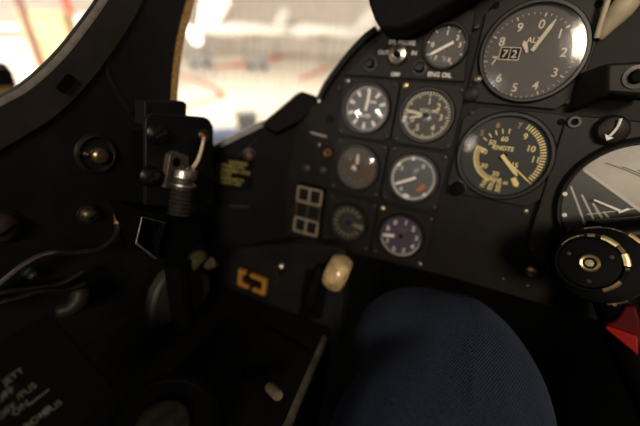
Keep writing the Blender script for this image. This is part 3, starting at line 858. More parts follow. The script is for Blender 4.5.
# white wire
wp = smooth([bk(204, 136.5, .004), bk(203, 143, .008), bk(200.5, 153, .011), bk(197, 162, .014), bk(192.5, 168, .016), bk(188, 170, .017)], 6)
t = thing('white_wire', wp[0], 'short white sleeved wire looping from the bracket eyelet to the connector', 'wire')
MB().tube(wp, [.0012 + .0009 * (i / len(wp)) for i in range(len(wp))], 10).build('sleeve', M_wire, t)
MB().tube([wp[0] + V((-.003, 0, .001)), wp[0], wp[1], wp[2]], .0021, 10).build('red_tip', mat('red_orange_sleeve', (0.30, 0.06, 0.02), .5), t)
# box below the connector
bb = [bk(x, y, .022) for x, y in [(142, 217), (166, 223), (155.5, 258), (136, 243)]]
t = thing('junction_box', bk(160, 258, .01), 'open black box with bright edges under the cable connector', 'box')
bodypx = [(147, 212), (196, 216), (199, 238), (178, 262), (157, 257)]
bd = [bk(x, y, .012) for x, y in bodypx]
MB().prism(frame((XB + .012, 0, 0), (0, 1, 0), (0, 0, 1)), [bf(p) for p in bd], -.045, .004).build('body', M_dark, t, bevel=.001)
ed = MB()  # thin bright rods along some of the box edges
for i in (0, 2, 3):
    a_, b_ = bb[i], bb[(i + 1) % 4]
    rr = (.0003, .0007, .0009, .0006)[i]
    ed.tube([a_, b_], rr, 6)
ed.build('bright_rim', mat('rim_metal', (0.22, 0.20, 0.17), .4, metal=.6, var=.5, scale=150), t)
fm = MB()
inner = [v.lerp(sum(bb, V()) / 4, .05) + V((-.010, .0, 0)) for v in bb]
fm.add(bb + inner, [[0, 1, 5, 4], [1, 2, 6, 5], [2, 3, 7, 6], [3, 0, 4, 7], [7, 6, 5, 4]])
fm.build('open_face', M_dark, t)

# ------------------------------------------------------------------ fasteners and cables on the left wall
def wl(px, py, off=0.0): return on(px, py, 0, XW + off)
p = wl(96, 154)
t = thing('wall_fastener', p, 'large recessed ring fastener with a bright stud, on the dark wall left of the bracket', 'fastener')
Mz = frame(p, (0, 1, 0), (0, 0, 1))
MB().lathe(Mz, [(.0165, 0), (.0155, .0022), (.0140, .0026), (.0128, .0016), (.0124, .0003), (.0001, .0003)], 36).build('ring', mat('ring_paint', (.012, .0115, .011), .35, var=.3, scale=100), t)
MB().lathe(Mz @ Matrix.Translation((.001, -.001, 0)), [(.0062, .0), (.0062, .005), (.0048, .0066), (.0001, .0070)], 24).build('stud', mat('worn_bronze_stud', (0.22, 0.16, 0.10), .35, metal=.8, var=.3, scale=200), t)
MB().lathe(Mz @ Matrix.Translation((-.0095, .0005, 0)), [(.0022, .0), (.002, .003), (.0001, .0036)], 12).build('pin', M_steel, t)
for px, py, r, m_, lab in [(88.5, 214, .0076, mat('bronze_fastener', (0.055, 0.043, 0.028), .4, metal=.6, var=.5, scale=250), 'domed bronze fastener on the dark wall above the curved cable'),
                           (2, 228, .011, mat('brown_boss', (0.022, 0.012, 0.009), .45, var=.4, scale=100), 'blurred brown boss at the left edge of the dark wall'),
                           (102, 360, .0060, mat('reddish_stud', (0.11, 0.050, 0.030), .4, metal=.4), 'small reddish stud low on the left wall'),
                           (30, 273, .0045, mat('greenish_stud', (0.04, 0.042, 0.028), .5), 'tiny dull stud between the cables on the left wall')]:
    p = wl(px, py)
    t = thing('wall_stud', p, lab, 'fastener')
    Mz = frame(p, (0, 1, 0), (0, 0, 1))
    MB().lathe(Mz, [(r, 0), (r * .95, .002), (r * .75, .005), (r * .4, .0068), (.0001, .0072)], 24).build('head', m_, t)
    MB().lathe(Mz, [(r * 1.2, 0), (r * 1.15, .0008), (r * .95, .001)], 24).build('washer', M_wall, t)
    MB().prism(Mz, rot2(rrect(r * 1.1, r * .16, r * .05), R_(30)), .0066, .0076).build('slot', M_dark, t)
M_pipeblack = mat('black_pipe', (0.035, 0.033, 0.030), .25, metal=.7)
M_cable = mat('glossy_black_sleeve', (0.17, 0.155, 0.145), .25, metal=.9, var=.2, scale=100)
cb = smooth([wl(-30, 310, .004), wl(2, 282, .010), wl(28, 262, .016), wl(50, 253, .02), (wl(75, 252.5, .02)), wl(98, 249.5, .02), wl(110, 242, .018), wl(116.5, 233, .014), wl(118.5, 224, .010)], 6)
t = thing('curved_cable', cb[-1], 'shiny dark cable curving up to a copper end on the left wall', 'cable')
MB().tube(cb, .0022, 10).build('sleeve', M_cable, t)
MB().tube(smooth([cb[-1], wl(118.5, 219, .008), wl(119.5, 213, .004), wl(121, 211, 0.0)], 4), [.0034] * 6 + [.0040] * 7, 10).build('copper_end', M_copper, t)
MB().lathe(frame(wl(120, 211), (0, 1, 0), (0, 0, 1)), [(.006, 0), (.006, .002), (.004, .004), (.0001, .0044)], 16).build('lug', mat('lug_metal', (0.13, 0.09, 0.055), .4, metal=.7, var=.5, scale=200), t)
for k, (a_, lab) in enumerate([([(-30, 306), (0, 293.5), (16, 290.5), (36, 288), (60, 284), (82, 272)], 'upper of the two dark pipes running in from the left edge'),
                               ([(-30, 318), (0, 303), (18, 298), (40, 291.5), (66, 290), (84, 284)], 'lower of the two dark pipes running in from the left edge')]):
    q = smooth([wl(x, y, .012 + .004 * k) for x, y in a_], 5)
    o = MB().tube(q, .0024, 10).build('wall_pipe', M_pipeblack); tag(o, lab, 'pipe', 'dark pipes on the left wall')
p = wl(72, 300)
o = MB().tube(smooth([wl(82, 288, .012), wl(79, 300, .014), wl(70, 308, .012), wl(56, 312, .008)], 5), [.006, .007, .0075, .0075, .0075, .0075, .007, .007, .007, .0065, .0065, .0065, .006, .006, .005, .004], 12).build('hose_elbow', mat('elbow_rubber', (0.012, 0.011, 0.009), .5, spec=.2)); tag(o, 'stubby dark hose elbow beneath the wall pipes', 'hose')

# ------------------------------------------------------------------ lower left: console, side trim, levers
ZT = -0.235
tc = thing('left_console', (-.06, -.2, -.75), 'black side console with a worn edge, running forward below the wall', 'console')
re = [on(x, y, 2, ZT) for x, y in [(262, 470), (289, 426), (308, 380), (326, 338), (338, 306)]]
top = [(-.1695, -.5)] + [(p.x, p.y) for p in re] + [(re[-1].x - .01, .0), (-.1695, -.062 + .0)]
IM = Matrix.Identity(4)
MB().prism(IM, [(-.1695, -.82), (re[0].x, -.82)] + [(p.x, p.y) for p in re[1:]] + [(re[-1].x, -.0385), (-.13, -.0385), (-.1695, -.066)], -.75, ZT).build('body', M_console, tc, bevel=.001)
es = MB().sweep(re[:-1], [(-.004, .0), (-.004, .0018), (.0005, .0018), (.0012, .0), (.0012, -.006), (.0, -.006)], V((1, 0, 0)), V((0, 0, 1)))
es.build('edge_strip', mat('worn_olive_edge', (0.11, 0.098, 0.07), .5, var=.5, scale=70), tc)
pp = [on(x, y, 2, ZT + .002) for x, y in [(236, 309), (309, 352), (277, 420), (262, 440), (150, 392)]]
MB().prism(IM, [(p.x, p.y) for p in pp], ZT, ZT + .003).build('top_plate', mat('console_plate', (0.006, 0.0056, 0.0046), .6, spec=.12, var=.2, scale=60), tc, bevel=.001)
# toggle lever with bright tip
a_ = on(254, 372, 2, ZT + .004); b_ = on(279, 396, 2, ZT + .024)
b_ = dep(279, 396, (on(279, 396, 2, ZT + .022) - CAM).dot(CF))
t = thing('console_lever', a_, 'stubby black lever with a bright worn tip on the side console', 'lever')
MB().tube([a_, a_.lerp(b_, .7)], [.0034, .0042], 14).build('shaft', M_dark, t)
MB().tube([a_.lerp(b_, .68), a_.lerp(b_, .97), b_], [.0044, .0043, .0034], 14).build('tip', mat('worn_tip', (0.16, 0.13, 0.09), .4, metal=.3, var=.5, scale=120), t)
MB().lathe(Matrix.Translation(a_) , [(.011, -.004), (.0105, -.001), (.006, .0)], 20).build('boot', M_dark, t)
# ribbed throttle knob
p = dep(163, 432, .172)
t = thing('throttle_knob', p, 'ribbed round black throttle knob on the side console, nearest the bottom edge', 'knob')
zd = (CAM - p).normalized() * .6 + V((0, 0, .8)); 
zd.normalize(); xk = zd.orthogonal()
KM = frame(p, xk, zd.cross(xk)) @ Matrix.Scale(.88, 4)
prof = [(.0375, -.03)]
for k in range(6): prof += [(.0375, -.026 + k * .0042), (.0362, -.0245 + k * .0042)]
prof += [(.036, .000), (.034, .004), (.030, .0055), (.029, .003), (.012, .003)]
MB().lathe(KM, prof, 48).build('grip', M_dark, t)
MB().lathe(KM, [(.015, .002), (.0148, .0085), (.012, .0105), (.0001, .0112)], 32).build('cap', mat('worn_cap', (0.026, 0.023, 0.017), .4, metal=.4, var=.5, scale=150), t)
bt = KM @ V((0, 0, -.03)); MB().tube([bt, V((bt.x, bt.y, ZT + .001))], .010, 16).build('stem', M_dark, t)

# grey rounded side trim
XT = -0.112
tr_px = [(151, 332), (152, 310), (157, 292), (166, 277), (176, 268), (192, 272), (210, 276), (211, 290), (205, 302), (196, 312), (188, 317), (170, 324)]
q = [on(x, y, 0, XT) for x, y in tr_px]
o = MB().prism(frame((XT, 0, 0), (0, 1, 0), (0, 0, 1)), [(p.y, p.z) for p in q], -.012, 0).build('side_trim', M_grey, bevel=.003)
tag(o, 'grey green rounded trim panel above the console, below the junction box', 'trim panel')
o = MB().tube([on(176, 262, 0, XT + .012), on(179, 290, 0, XT + .012), on(184, 325, 0, XT + .010)], .0095, 10).build('black_strap', M_dark, bevel=0)
tag(o, 'thick black strap hanging upright across the grey rounded trim panel', 'strap')
c_ = on(200, 260, 0, XT + .01)
o = MB().tube(smooth([on(192, 270, 0, XT + .012), on(196, 260, 0, XT + .016), on(203, 255, 0, XT + .014), on(207, 258, 0, XT + .01)], 4), [.003, .004, .005, .0055, .006, .006, .006, .006, .0055, .005, .004, .003, .002], 12, squash=.6).build('yellow_tab', M_olive)
tag(o, 'blurred yellow green webbing tab above the grey rounded trim', 'tab')
o = MB().tube(smooth([on(207, 268, 0, XT + .012), on(212, 262, 0, XT + .016), on(219, 264, 0, XT + .012)], 4), [.003, .0045, .0055, .006, .006, .0055, .0045, .0035, .002], 12, squash=.6).build('tan_tab', M_tan)
tag(o, 'small tan webbing tab right beside the yellow green one', 'tab')

# lower front panel with striped handle, toggle and gear lever
YL = -0.036
LF = frame((0, YL, 0), (1, 0, 0), (0, 0, 1))
def lp(px, py, off=0.0): return on(px, py, 1, YL - off)
lo = [lp(x, y) for x, y in [(214, 250), (294, 243), (330, 246), (345, 250), (340, 345), (190, 330)]]
t = thing('lower_panel', lp(275, 300), 'black lower panel under the caption block, carrying the gear lever', 'panel')
MB().prism(LF, [(p.x, max(p.z, ZT - .04)) for p in lo], -.02, 0).build('face', M_wall, t, bevel=.001)
sl = [lp(x, y, .0004) for x, y in [(306, 270), (330, 266), (322, 318), (297, 322)]]
MB().prism(LF, [(p.x, p.z) for p in sl], -.001, .001).build('slot_plate', M_dark, t)
# handle
hc = lp(254, 280.5, .004)
t = thing('striped_handle', hc, 'orange and black striped rectangular pull handle on the lower panel', 'handle')
HM = frame(hc, (math.cos(R_(-2)), 0, math.sin(R_(-2))), (math.sin(R_(2)), 0, math.cos(R_(2))))
hw, hh, th = .039, .021, .0042
fr = MB()
def seg(x0, y0, x1, y1, mi):
    fr.box(HM, ((x0 + x1) / 2, (y0 + y1) / 2, .003), (abs(x1 - x0), abs(y1 - y0), .005), mi)
n_ = 7
for k in range(n_):
    x0 = -hw / 2 + hw * k / n_; x1 = x0 + hw / n_
    seg(x0, hh / 2 - th, x1, hh / 2, [0, 0, 1, 0, 0, 0, 0][k]); seg(x0, -hh / 2, x1, -hh / 2 + th, [0, 0, 0, 1, 0, 0, 0][k])
for sx_, cc in ((-1, [0, 0]), (1, [0, 0])):
    for j in range(2):
        y0 = -hh / 2 + th + (hh - 2 * th) * j / 2
        seg(sx_ * hw / 2, y0, sx_ * (hw / 2 - th), y0 + (hh - 2 * th) / 2, cc[j])
fr.build('striped_frame', [M_or, M_dark], t, sharp=0)
MB().box(HM, (0, 0, .0006), (hw - .006, hh - .006, .002)).build('back_plate', M_gloss, t)
MB().box(HM, (0, 0, -.002), (.012, .008, .006)).build('mount', M_dark, t)
# toggle
p = lp(277.5, 283, .0); q = lp(282, 264.5, .016)
t = thing('chrome_toggle', p, 'small chrome tipped toggle right of the orange striped handle', 'switch')
MB().tube([p, p.lerp(q, .5)], [.0028, .0032], 12).build('stem', M_bscrew, t)
MB().tube([p.lerp(q, .48), p.lerp(q, .6), p.lerp(q, .85), q, q + (q - p) * .06], [.0036, .0048, .0052, .0044, .002], 14).build('tip', M_steel, t)
# landing gear lever
t = thing('gear_lever', lp(315, 295), 'gear lever with a cream translucent wheel shaped knob', 'lever')
k0 = dep(328.5, 268, .330); k1 = dep(346, 276.5, .326)
axk = (k1 - k0).normalized(); xk = axk.orthogonal()
KM = frame(k0, xk, axk.cross(xk)); Lk = (k1 - k0).length
MB().lathe(KM, [(.0001, -.001), (.0135, -.001), (.0165, .001), (.0185, .006), (.0195, Lk * .5), (.0185, Lk - .004), (.0165, Lk), (.0135, Lk + .001), (.0120, Lk - .002), (.0001, Lk - .002)], 36).build('knob', M_amb, t)
MB().lathe(KM, [(.0001, Lk), (.004, Lk), (.005, Lk - .002)], 16).build('hub', M_brass, t)
ag = lp(312, 298, .018)
arm = MB().tube([lp(309, 312, .016), ag, dep(322, 268, .337), k0 + axk * .001], [.007, .0085, .0075, .006], 10, squash=.55)
arm.build('arm', M_dark, t)

# lettered plate at the bottom left
p = dep(27, 398, .165)
nrm = (CAM - p).normalized() * .7 + V((.9, 0, .35)) * .3; nrm.normalize()
xv = (CR * math.cos(R_(32)) + CU * math.sin(R_(32)))
xv = (xv - nrm * xv.dot(nrm)).normalized()
LM = frame(p, xv, nrm.cross(xv))
t = thing('lettered_plate', p, 'black plate with faint rows of grey lettering at the lower left corner', 'placard')
MB().prism(LM, rrect(.066, .062, .004, cx=-.004), -.004, 0).build('plate', M_dark, t, bevel=.0006)
lt = MB(); li = LM.inverted()
for (x, y, s_) in [(13, 376, 'JETT'), (4, 395, 'OFF'), (26, 391, '/FUS'), (6, 411, 'OFF'), (20, 408, 'ON'), (38, 417, 'BOMB'), (52, 408, '/FUS')]:
    c_ = li @ onp(x, y, p, nrm)
    lt.text(LM @ Matrix.Translation((c_.x, c_.y, 0)), s_, .0044, .0004, 0, .005)
c_ = li @ onp(39, 397, p, nrm)
lt.prism(LM, rrect(.0095, .0007, .0003, cx=c_.x, cy=c_.y), .0002, .0006)
lt.build('lettering', M_dim, t, sharp=0)

# ------------------------------------------------------------------ control stick grip at the right
gc = dep(589.5, 263, .212)
axg = (CR * .62 + CF * .78 - CU * .07).normalized()      # axis pointing away
zg = -axg
xg = (CR - zg * CR.dot(zg)).normalized()
GM = frame(gc, xg, zg.cross(xg)) @ Matrix.Scale(.94, 4)
t = thing('stick_grip', gc + V((.02, .03, -.05)), 'black stick grip with round end disc and worn brass edges, before the attitude dial', 'control stick')
M_gworn = mat('grip_enamel', (0.0018, 0.0018, 0.0017), .35, spec=.07, var=.2, scale=60)
d = MB().lathe(GM, [(.0001, -.003), (.0070, -.003), (.0172, -.0035), (.0184, -.002), (.0200, -.002), (.0207, -.004), (.0207, -.014)], 64)
GO_ = GM @ Matrix.Translation((.0055, -.0020, 0))
d.lathe(GO_, [(.0001, -.0125), (.0230, -.0125), (.0268, -.013), (.0282, -.016), (.0282, -.025), (.0275, -.029), (.0255, -.031)], 64)
d.build('end_disc', M_gworn, t, sharp=40)
wr = MB()
def wear(r, z, t0, t1, w_): wr.arc(GM if r < .025 else GO_, [(r - w_ * 1.4, z + .0002), (r, z + .0007), (r + w_ * 1.1, z - w_ * .3), (r, z - .0008)], R_(t0), R_(t1), 10)
for a0, a1, w_ in [(78, 90, .0009), (38, 68, .0013), (22, 36, .0009), (-4, 20, .0015), (-12, -8, .0008), (-72, -38, .0010), (96, 140, .0004)]:
    wear(.0199, -.0022, a0, a1, w_)
for a0, a1, w_ in [(84, 104, .0005), (36, 52, .0016), (-84, -60, .0005), (-78, -74, .0018)]:
    wear(.0277, -.0140, a0, a1, w_)
wr.build('worn_edge', M_brass, t, sharp=60)
MB().lathe(GM, [(.0036, -.002), (.0040, .0006), (.0052, .0010), (.0060, .0), (.0060, -.003)], 32).build('hub_ring', M_brass, t)
MB().lathe(GM, [(.0001, .0005), (.0024, .0004), (.0030, -.001), (.0030, -.003)], 20).build('hub_screw', M_screw, t)
for a0 in (150, 20, 265):
    MB().lathe(GM @ Matrix.Translation((.0130 * math.cos(R_(a0)), .0130 * math.sin(R_(a0)), -.0032)), [(.0001, .0006), (.0012, .0005), (.0016, 0)], 12).build('rivet', M_bscrew, t)
MB().lathe(GM, [(.0255, -.029), (.0262, -.034), (.0262, -.048), (.0255, -.050), (.0245, -.052), (.0245, -.056), (.0001, -.057)], 48).build('barrel', M_gworn, t, sharp=40)
w2 = MB()
for z_, a0, a1 in [(-.0342, 20, 34), (-.0342, -20, 4), (-.0478, 24, 44), (-.0478, -14, 12), (-.0545, 0, 30), (-.0345, -52, -36)]:
    w2.arc(GM, [(.0262, z_), (.0268, z_ - .0006), (.0263, z_ - .0014), (.0257, z_ - .0006)], R_(a0), R_(a1), 8)
w2.build('barrel_wear', M_brass, t, sharp=60)
arm0 = GM @ V((.012, .018, -.045)); 
MB().tube(smooth([GM @ V((.004, .020, -.035)), GM @ V((.030, .022, -.045)), GM @ V((.055, .024, -.045)), GM @ V((.085, .02, -.045))], 4), .0115, 14).build('crossbar', M_gworn, t)
MB().tube(smooth([GM @ V((.010, -.005, -.050)), GM @ V((.022, -.06, -.050)), V((.285, -.085, -.24)), V((.295, -.075, -.5)), V((.30, -.06, -.75))], 5), .015, 16).build('column', M_dark, t)
# red guard below the grip
q = [dep(x, y, .225) for x, y in [(604.5, 328), (607, 325), (614, 321), (620, 313), (624, 304), (634, 303), (638, 318), (639, 338), (635, 349.5), (632, 347)]]
gn = (CAM - q[0]).normalized()
RM = frame(q[0], (CR - gn * CR.dot(gn)), CU)
inv = RM.inverted()
pts = [((inv @ p).x, (inv @ p).y) for p in q]
rg = thing('red_guard', q[0], 'bright red guard lever under the stick grip', 'guard')
MB().prism(RM, pts, -.022, -.004).build('blade', M_red, rg, bevel=.002)
lip = [pts[0], pts[1], (pts[2][0] - .001, pts[2][1] - .0035), (pts[7][0] - .001, pts[7][1] + .0055), pts[8], pts[9]]
MB().prism(RM, lip, -.024, .001).build('lip', mat('red_lip_paint', (0.30, 0.008, 0.006), .45, spec=.2), rg, bevel=.0012)

# ------------------------------------------------------------------ seated person's denim leg
def denim():
    m = bpy.data.materials.new('navy_denim'); m.use_nodes = True
    nt = m.node_tree; b = nt.nodes['Principled BSDF']; b.inputs['Roughness'].default_value = .85
    b.inputs['Specular IOR Level'].default_value = .15
    b.inputs['Sheen Weight'].default_value = .05; b.inputs['Sheen Tint'].default_value = (.5, .6, .8, 1)
    uv = nt.nodes.new('ShaderNodeUVMap'); uv.uv_map = 'cloth'
    wv = nt.nodes.new('ShaderNodeTexWave'); wv.wave_type = 'BANDS'; wv.bands_direction = 'DIAGONAL'
    wv.inputs['Scale'].default_value = 215; wv.inputs['Distortion'].default_value = 1.2; wv.inputs['Detail'].default_value = 2; wv.inputs['Detail Scale'].default_value = 3
    nt.links.new(uv.outputs[0], wv.inputs['Vector'])
    no = nt.nodes.new('ShaderNodeTexNoise'); no.inputs['Scale'].default_value = 420; no.inputs['Detail'].default_value = 3
    nt.links.new(uv.outputs[0], no.inputs['Vector'])
    n2 = nt.nodes.new('ShaderNodeTexNoise'); n2.inputs['Scale'].default_value = 22; n2.inputs['Detail'].default_value = 5
    nt.links.new(uv.outputs[0], n2.inputs['Vector'])
    mu = nt.nodes.new('ShaderNodeMath'); mu.operation = 'MULTIPLY'
    nt.links.new(wv.outputs['Fac'], mu.inputs[0]); nt.links.new(no.outputs['Fac'], mu.inputs[1])
    ad = nt.nodes.new('ShaderNodeMath'); ad.operation = 'MULTIPLY_ADD'; ad.inputs[1].default_value = .45
    nt.links.new(n2.outputs['Fac'], ad.inputs[0]); nt.links.new(mu.outputs[0], ad.inputs[2])
    r = nt.nodes.new('ShaderNodeValToRGB')
    r.color_ramp.elements[0].position = .26; r.color_ramp.elements[0].color = (.006, .009, .020, 1)
    r.color_ramp.elements[1].position = .70; r.color_ramp.elements[1].color = (.052, .070, .125, 1)
    nt.links.new(ad.outputs[0], r.inputs['Fac']); nt.links.new(r.outputs['Color'], b.inputs['Base Color'])
    bu = nt.nodes.new('ShaderNodeBump'); bu.inputs['Strength'].default_value = .35; bu.inputs['Distance'].default_value = .0006
    nt.links.new(wv.outputs['Fac'], bu.inputs['Height']); nt.links.new(bu.outputs['Normal'], b.inputs['Normal'])
    return m
per = thing('person', (.118, .02, -.75), 'seated person, only the raised denim covered knee in view', 'person')
path = [V((.190, -.56, -.32)), V((.146, -.38, -.258)), V((.131, -.25, -.219)), V((.126, -.16, -.199)), V((.124, -.10, -.197)), V((.119, -.062, -.217)),
        V((.114, -.046, -.265)), V((.108, -.030, -.33)), V((.106, -.006, -.42)), V((.108, .02, -.53)), V((.112, .045, -.665))]
rad = [.082, .0715, .0655, .065, .067, .066, .064, .062, .060, .056, .052]
KS = 1.14                                            # life size leg: knee passes under the board
path = [CAM + (q - CAM) * KS for q in path[:-3]] + [V((.112, .04, -.46)), V((.113, .07, -.57)), V((.114, .09, -.675))]
rad = [r * KS for r in rad[:-3]] + rad[-3:]
P = smooth(path, 5)
Rr = smooth([V((r, 0, 0)) for r in rad], 5)
NN = 56
vs = []; fs = []; uvs = []
up = V((0, 0, 1)); s = 0.0
for i, p in enumerate(P):
    tt = (P[min(i + 1, len(P) - 1)] - P[max(i - 1, 0)]).normalized()
    up = (up - tt * up.dot(tt)).normalized(); wv_ = tt.cross(up)
    if i: s += (p - P[i - 1]).length
    for k in range(NN):
        a_ = 2 * PI * k / NN
        rr = Rr[i].x * (1 + .012 * math.sin(3 * a_ + s * 30) + .010 * math.sin(5 * a_ - s * 55))
        # creases at the inner left side of the knee
        rr += .012 * math.exp(-((s - .575) / .035) ** 2) * max(0, math.cos(a_ + 1.35)) ** 3
        rr -= .010 * math.exp(-((s - .515) / .014) ** 2) * max(0, math.cos(a_ + 1.35)) ** 2
        rr += .0022 * math.exp(-((a_ - .12) / .12) ** 2)
        vs.append(p + up * rr * math.cos(a_) + wv_ * rr * math.sin(a_))
for i in range(len(P) - 1):
    for k in range(NN):
        k2 = (k + 1) % NN
        fs.append([i * NN + k, i * NN + k2, (i + 1) * NN + k2, (i + 1) * NN + k])
fs.append(list(range(NN))[::-1]); fs.append([(len(P) - 1) * NN + k for k in range(NN)])
jm = MB().add(vs, fs)
jo = jm.build('jeans', denim(), per, sharp=70, subsurf=1)
me = jo.data
ul = me.uv_layers.new(name='cloth')
cum = [0.0]
for i in range(1, len(P)): cum.append(cum[-1] + (P[i] - P[i - 1]).length)
for poly in me.polygons:
    ks = [me.loops[li].vertex_index % NN for li in poly.loop_indices]
    wrap = max(ks) - min(ks) > NN // 2
    for li in poly.loop_indices:
        vi = me.loops[li].vertex_index
        k = vi % NN
        if wrap and k < NN // 2: k += NN
        ul.data[li].uv = (-k / NN * 2 * PI * .075 * 1.8, cum[vi // NN])
shoe = MB().tube([V((.114, .045, -.715)), V((.114, .075, -.70)), V((.114, .105, -.69)), V((.113, .165, -.705)), V((.112, .225, -.718)), V((.112, .255, -.728))], [.028, .040, .050, .044, .032, .016], 20)
shoe.build('shoe', M_dark, per, subsurf=1)

# ------------------------------------------------------------------ lean the whole cockpit
for o in list(col.objects):
    if o.parent is None and o.type in {'MESH', 'EMPTY'}:
        bpy.context.view_layer.update() if False else None
        o.matrix_basis = A @ Matrix.Translation(o.location)

# ------------------------------------------------------------------ hangar outside, level, floor two metres below
FZ = -2.3
WC = A @ CAM
def wray(px, py): return (A.to_3x3() @ ray(px, py))
def onfloor(px, py, z=FZ):
    d = wray(px, py); return WC + d * ((z - WC.z) / d.z)
def atdist(px, py, dist):
    d = wray(px, py); h = math.hypot(d.x, d.y); return WC + d * (dist / h)
M_hfloor = mat('pale_hangar_floor', (0.78, 0.73, 0.64), .5, var=.06, scale=.8)
M_hwall = mat('hangar_wall_panel', (0.88, 0.83, 0.78), .8, var=.12, scale=1.2)
M_hred = mat('red_floor_paint', (0.62, 0.10, 0.05), .6)
M_hgrey = mat('grey_gear', (0.24, 0.25, 0.27), .6, var=.2, scale=3)
M_hblue = mat('blue_barrier', (0.30, 0.38, 0.62), .6, var=.1, scale=3)
M_hwhite = mat('white_aircraft_paint', (0.88, 0.86, 0.82), .3)
M_htan = mat('tan_crate', (0.62, 0.48, 0.28), .7, var=.1, scale=3)
M_lit = mat('lit_window', (0.8, 0.8, 0.8), .5, emit=((1, .97, .9), 2.2))
f = MB().box(Matrix(), (-15, 20, FZ - .1), (120, 110, .2)); struct(f.build('ground', M_hfloor))
f = MB().box(Matrix(), (-15, 42, 6), (120, .4, 17)); struct(f.build('hangar_wall_front', M_hwall))
f = MB().box(Matrix(), (-34, 15, 6), (.4, 90, 17)); struct(f.build('hangar_wall_left', M_hwall))

def strip_line(name, px, w, label):
    q = smooth([onfloor(x, y) for x, y in px], 6)
    vs = []; fs = []
    for i, p in enumerate(q):
        tt = (q[min(i + 1, len(q) - 1)] - q[max(i - 1, 0)]); tt.z = 0; tt.normalize()
        sd_ = V((-tt.y, tt.x, 0)) * w / 2
        vs += [p + sd_ + V((0, 0, .012)), p - sd_ + V((0, 0, .012)), p - sd_ , p + sd_]
    for i in range(len(q) - 1):
        for j in range(4):
            k = (j + 1) % 4
            fs.append([i * 4 + j, i * 4 + k, i * 4 + 4 + k, i * 4 + 4 + j])
    fs += [[0, 1, 2, 3], [len(vs) - 4 + j for j in (3, 2, 1, 0)]]
    o = MB().add(vs, fs).build(name, M_hred)
    return tag(o, label, 'floor line', None)

strip_line('floor_line', [(176, 74), (200, 82), (222, 95), (196, 104), (170, 112)], .30, 'red painted floor line bent like an arrowhead, seen low through the windscreen')
strip_line('floor_line', [(212, 66), (236, 66), (252, 62.5), (270, 58.5), (286, 55.5), (310, 54.5)], 2.2, 'broad red orange floor line curving far out past the windscreen')
strip_line('floor_line', [(300, 80), (318, 72), (330, 66)], .5, 'faint short red floor line near the board shroud')

def jet(px, py, dist, heading, sc_, label, red=False):
    c = atdist(px, py, dist)
    t = thing('parked_jet', (c.x, c.y, FZ), label, 'aircraft', 'white aircraft parked in the hangar')
    H = Matrix.Translation((c.x, c.y, c.z)) @ Matrix.Rotation(heading, 4, 'Z') @ Matrix.Scale(sc_, 4)
    LX = H @ Matrix.Rotation(PI / 2, 4, 'Y')
    prof = [(.01, -6.2), (.18, -5.6), (.45, -4.4), (.66, -2.6), (.74, -.6), (.74, 1.5), (.66, 3.4), (.50, 5.0), (.38, 5.8), (.01, 5.8)]
    MB().lathe(LX, prof, 28).build('fuselage', M_hwhite, t)
    for s_ in (-1, 1):
        w_ = MB(); b_ = [(-1.2, .5), (1.8, .5), (3.0, 4.6), (1.7, 4.6)]
        w_.prism(H, [(x, s_ * y) for x, y in b_], -.25, -.08); w_.build('wing', M_hwhite, t)
        w_ = MB(); w_.prism(H, [(x, s_ * y) for x, y in [(4.3, .2), (5.6, .2), (6.2, 2.0), (5.5, 2.0)]], .25, .35); w_.build('tailplane', M_hwhite, t)
    F_ = H @ Matrix.Rotation(PI / 2, 4, 'X')
    MB().prism(F_, [(3.8, .4), (5.7, .3), (6.4, 2.3), (5.4, 2.3)], -.06, .06).build('fin', M_hred if red else M_hwhite, t)
    MB().lathe(H @ Matrix.Translation((-2.6, 0, .5)) @ Matrix.Rotation(PI / 2, 4, 'Y'), [(.01, -1.3), (.30, -.9), (.42, 0), (.30, .9), (.01, 1.4)], 20).build('canopy', M_hgrey, t)
    for x, y in ((-4, 0), (.8, 1.2), (.8, -1.2)):
        p = H @ V((x, y, -.3)); MB().tube([p, V((p.x, p.y, FZ))], .07, 8).build('gear_leg', M_hgrey, t)
jet(243, 30, 25, R_(70), .62, 'white parked aircraft seen through the windscreen beside the two lamps')
jet(315, 32, 30, R_(25), .80, 'white parked aircraft seen through the windscreen above the board shroud')
jet(88, 26, 17, R_(-40), .55, 'white parked aircraft seen past the canopy rail at upper left', True)

def floodlight(px, py, dist, r, label):
    c = atdist(px, py, dist)
    t = thing('floodlight', (c.x, c.y, FZ), label, 'lamp', 'floodlights on stands')
    d = (WC - c).normalized(); x = d.orthogonal()
    M2 = frame(c, x, d.cross(x))
    MB().lathe(M2, [(.01, -r * .8), (r * .6, -r * .7), (r * 1.05, 0), (r, .02)], 20).build('housing', M_hgrey, t)
    MB().lathe(M2, [(.001, .03), (r * .98, .0)], 20).build('lens', mat('lamp_lens', (.9, .9, .85), .4, emit=((1, .95, .8), 1.7)), t)
    MB().tube([c - d * r * .6, V((c.x - d.x * r * .6, c.y - d.y * r * .6, FZ))], .03, 8).build('stand', M_hgrey, t)
floodlight(196, 38.5, 18, .26, 'round lit floodlight on a stand, the lower and brighter one through the windscreen')
floodlight(187, 30, 19, .24, 'round lit floodlight, the upper one close to the ochre bead')

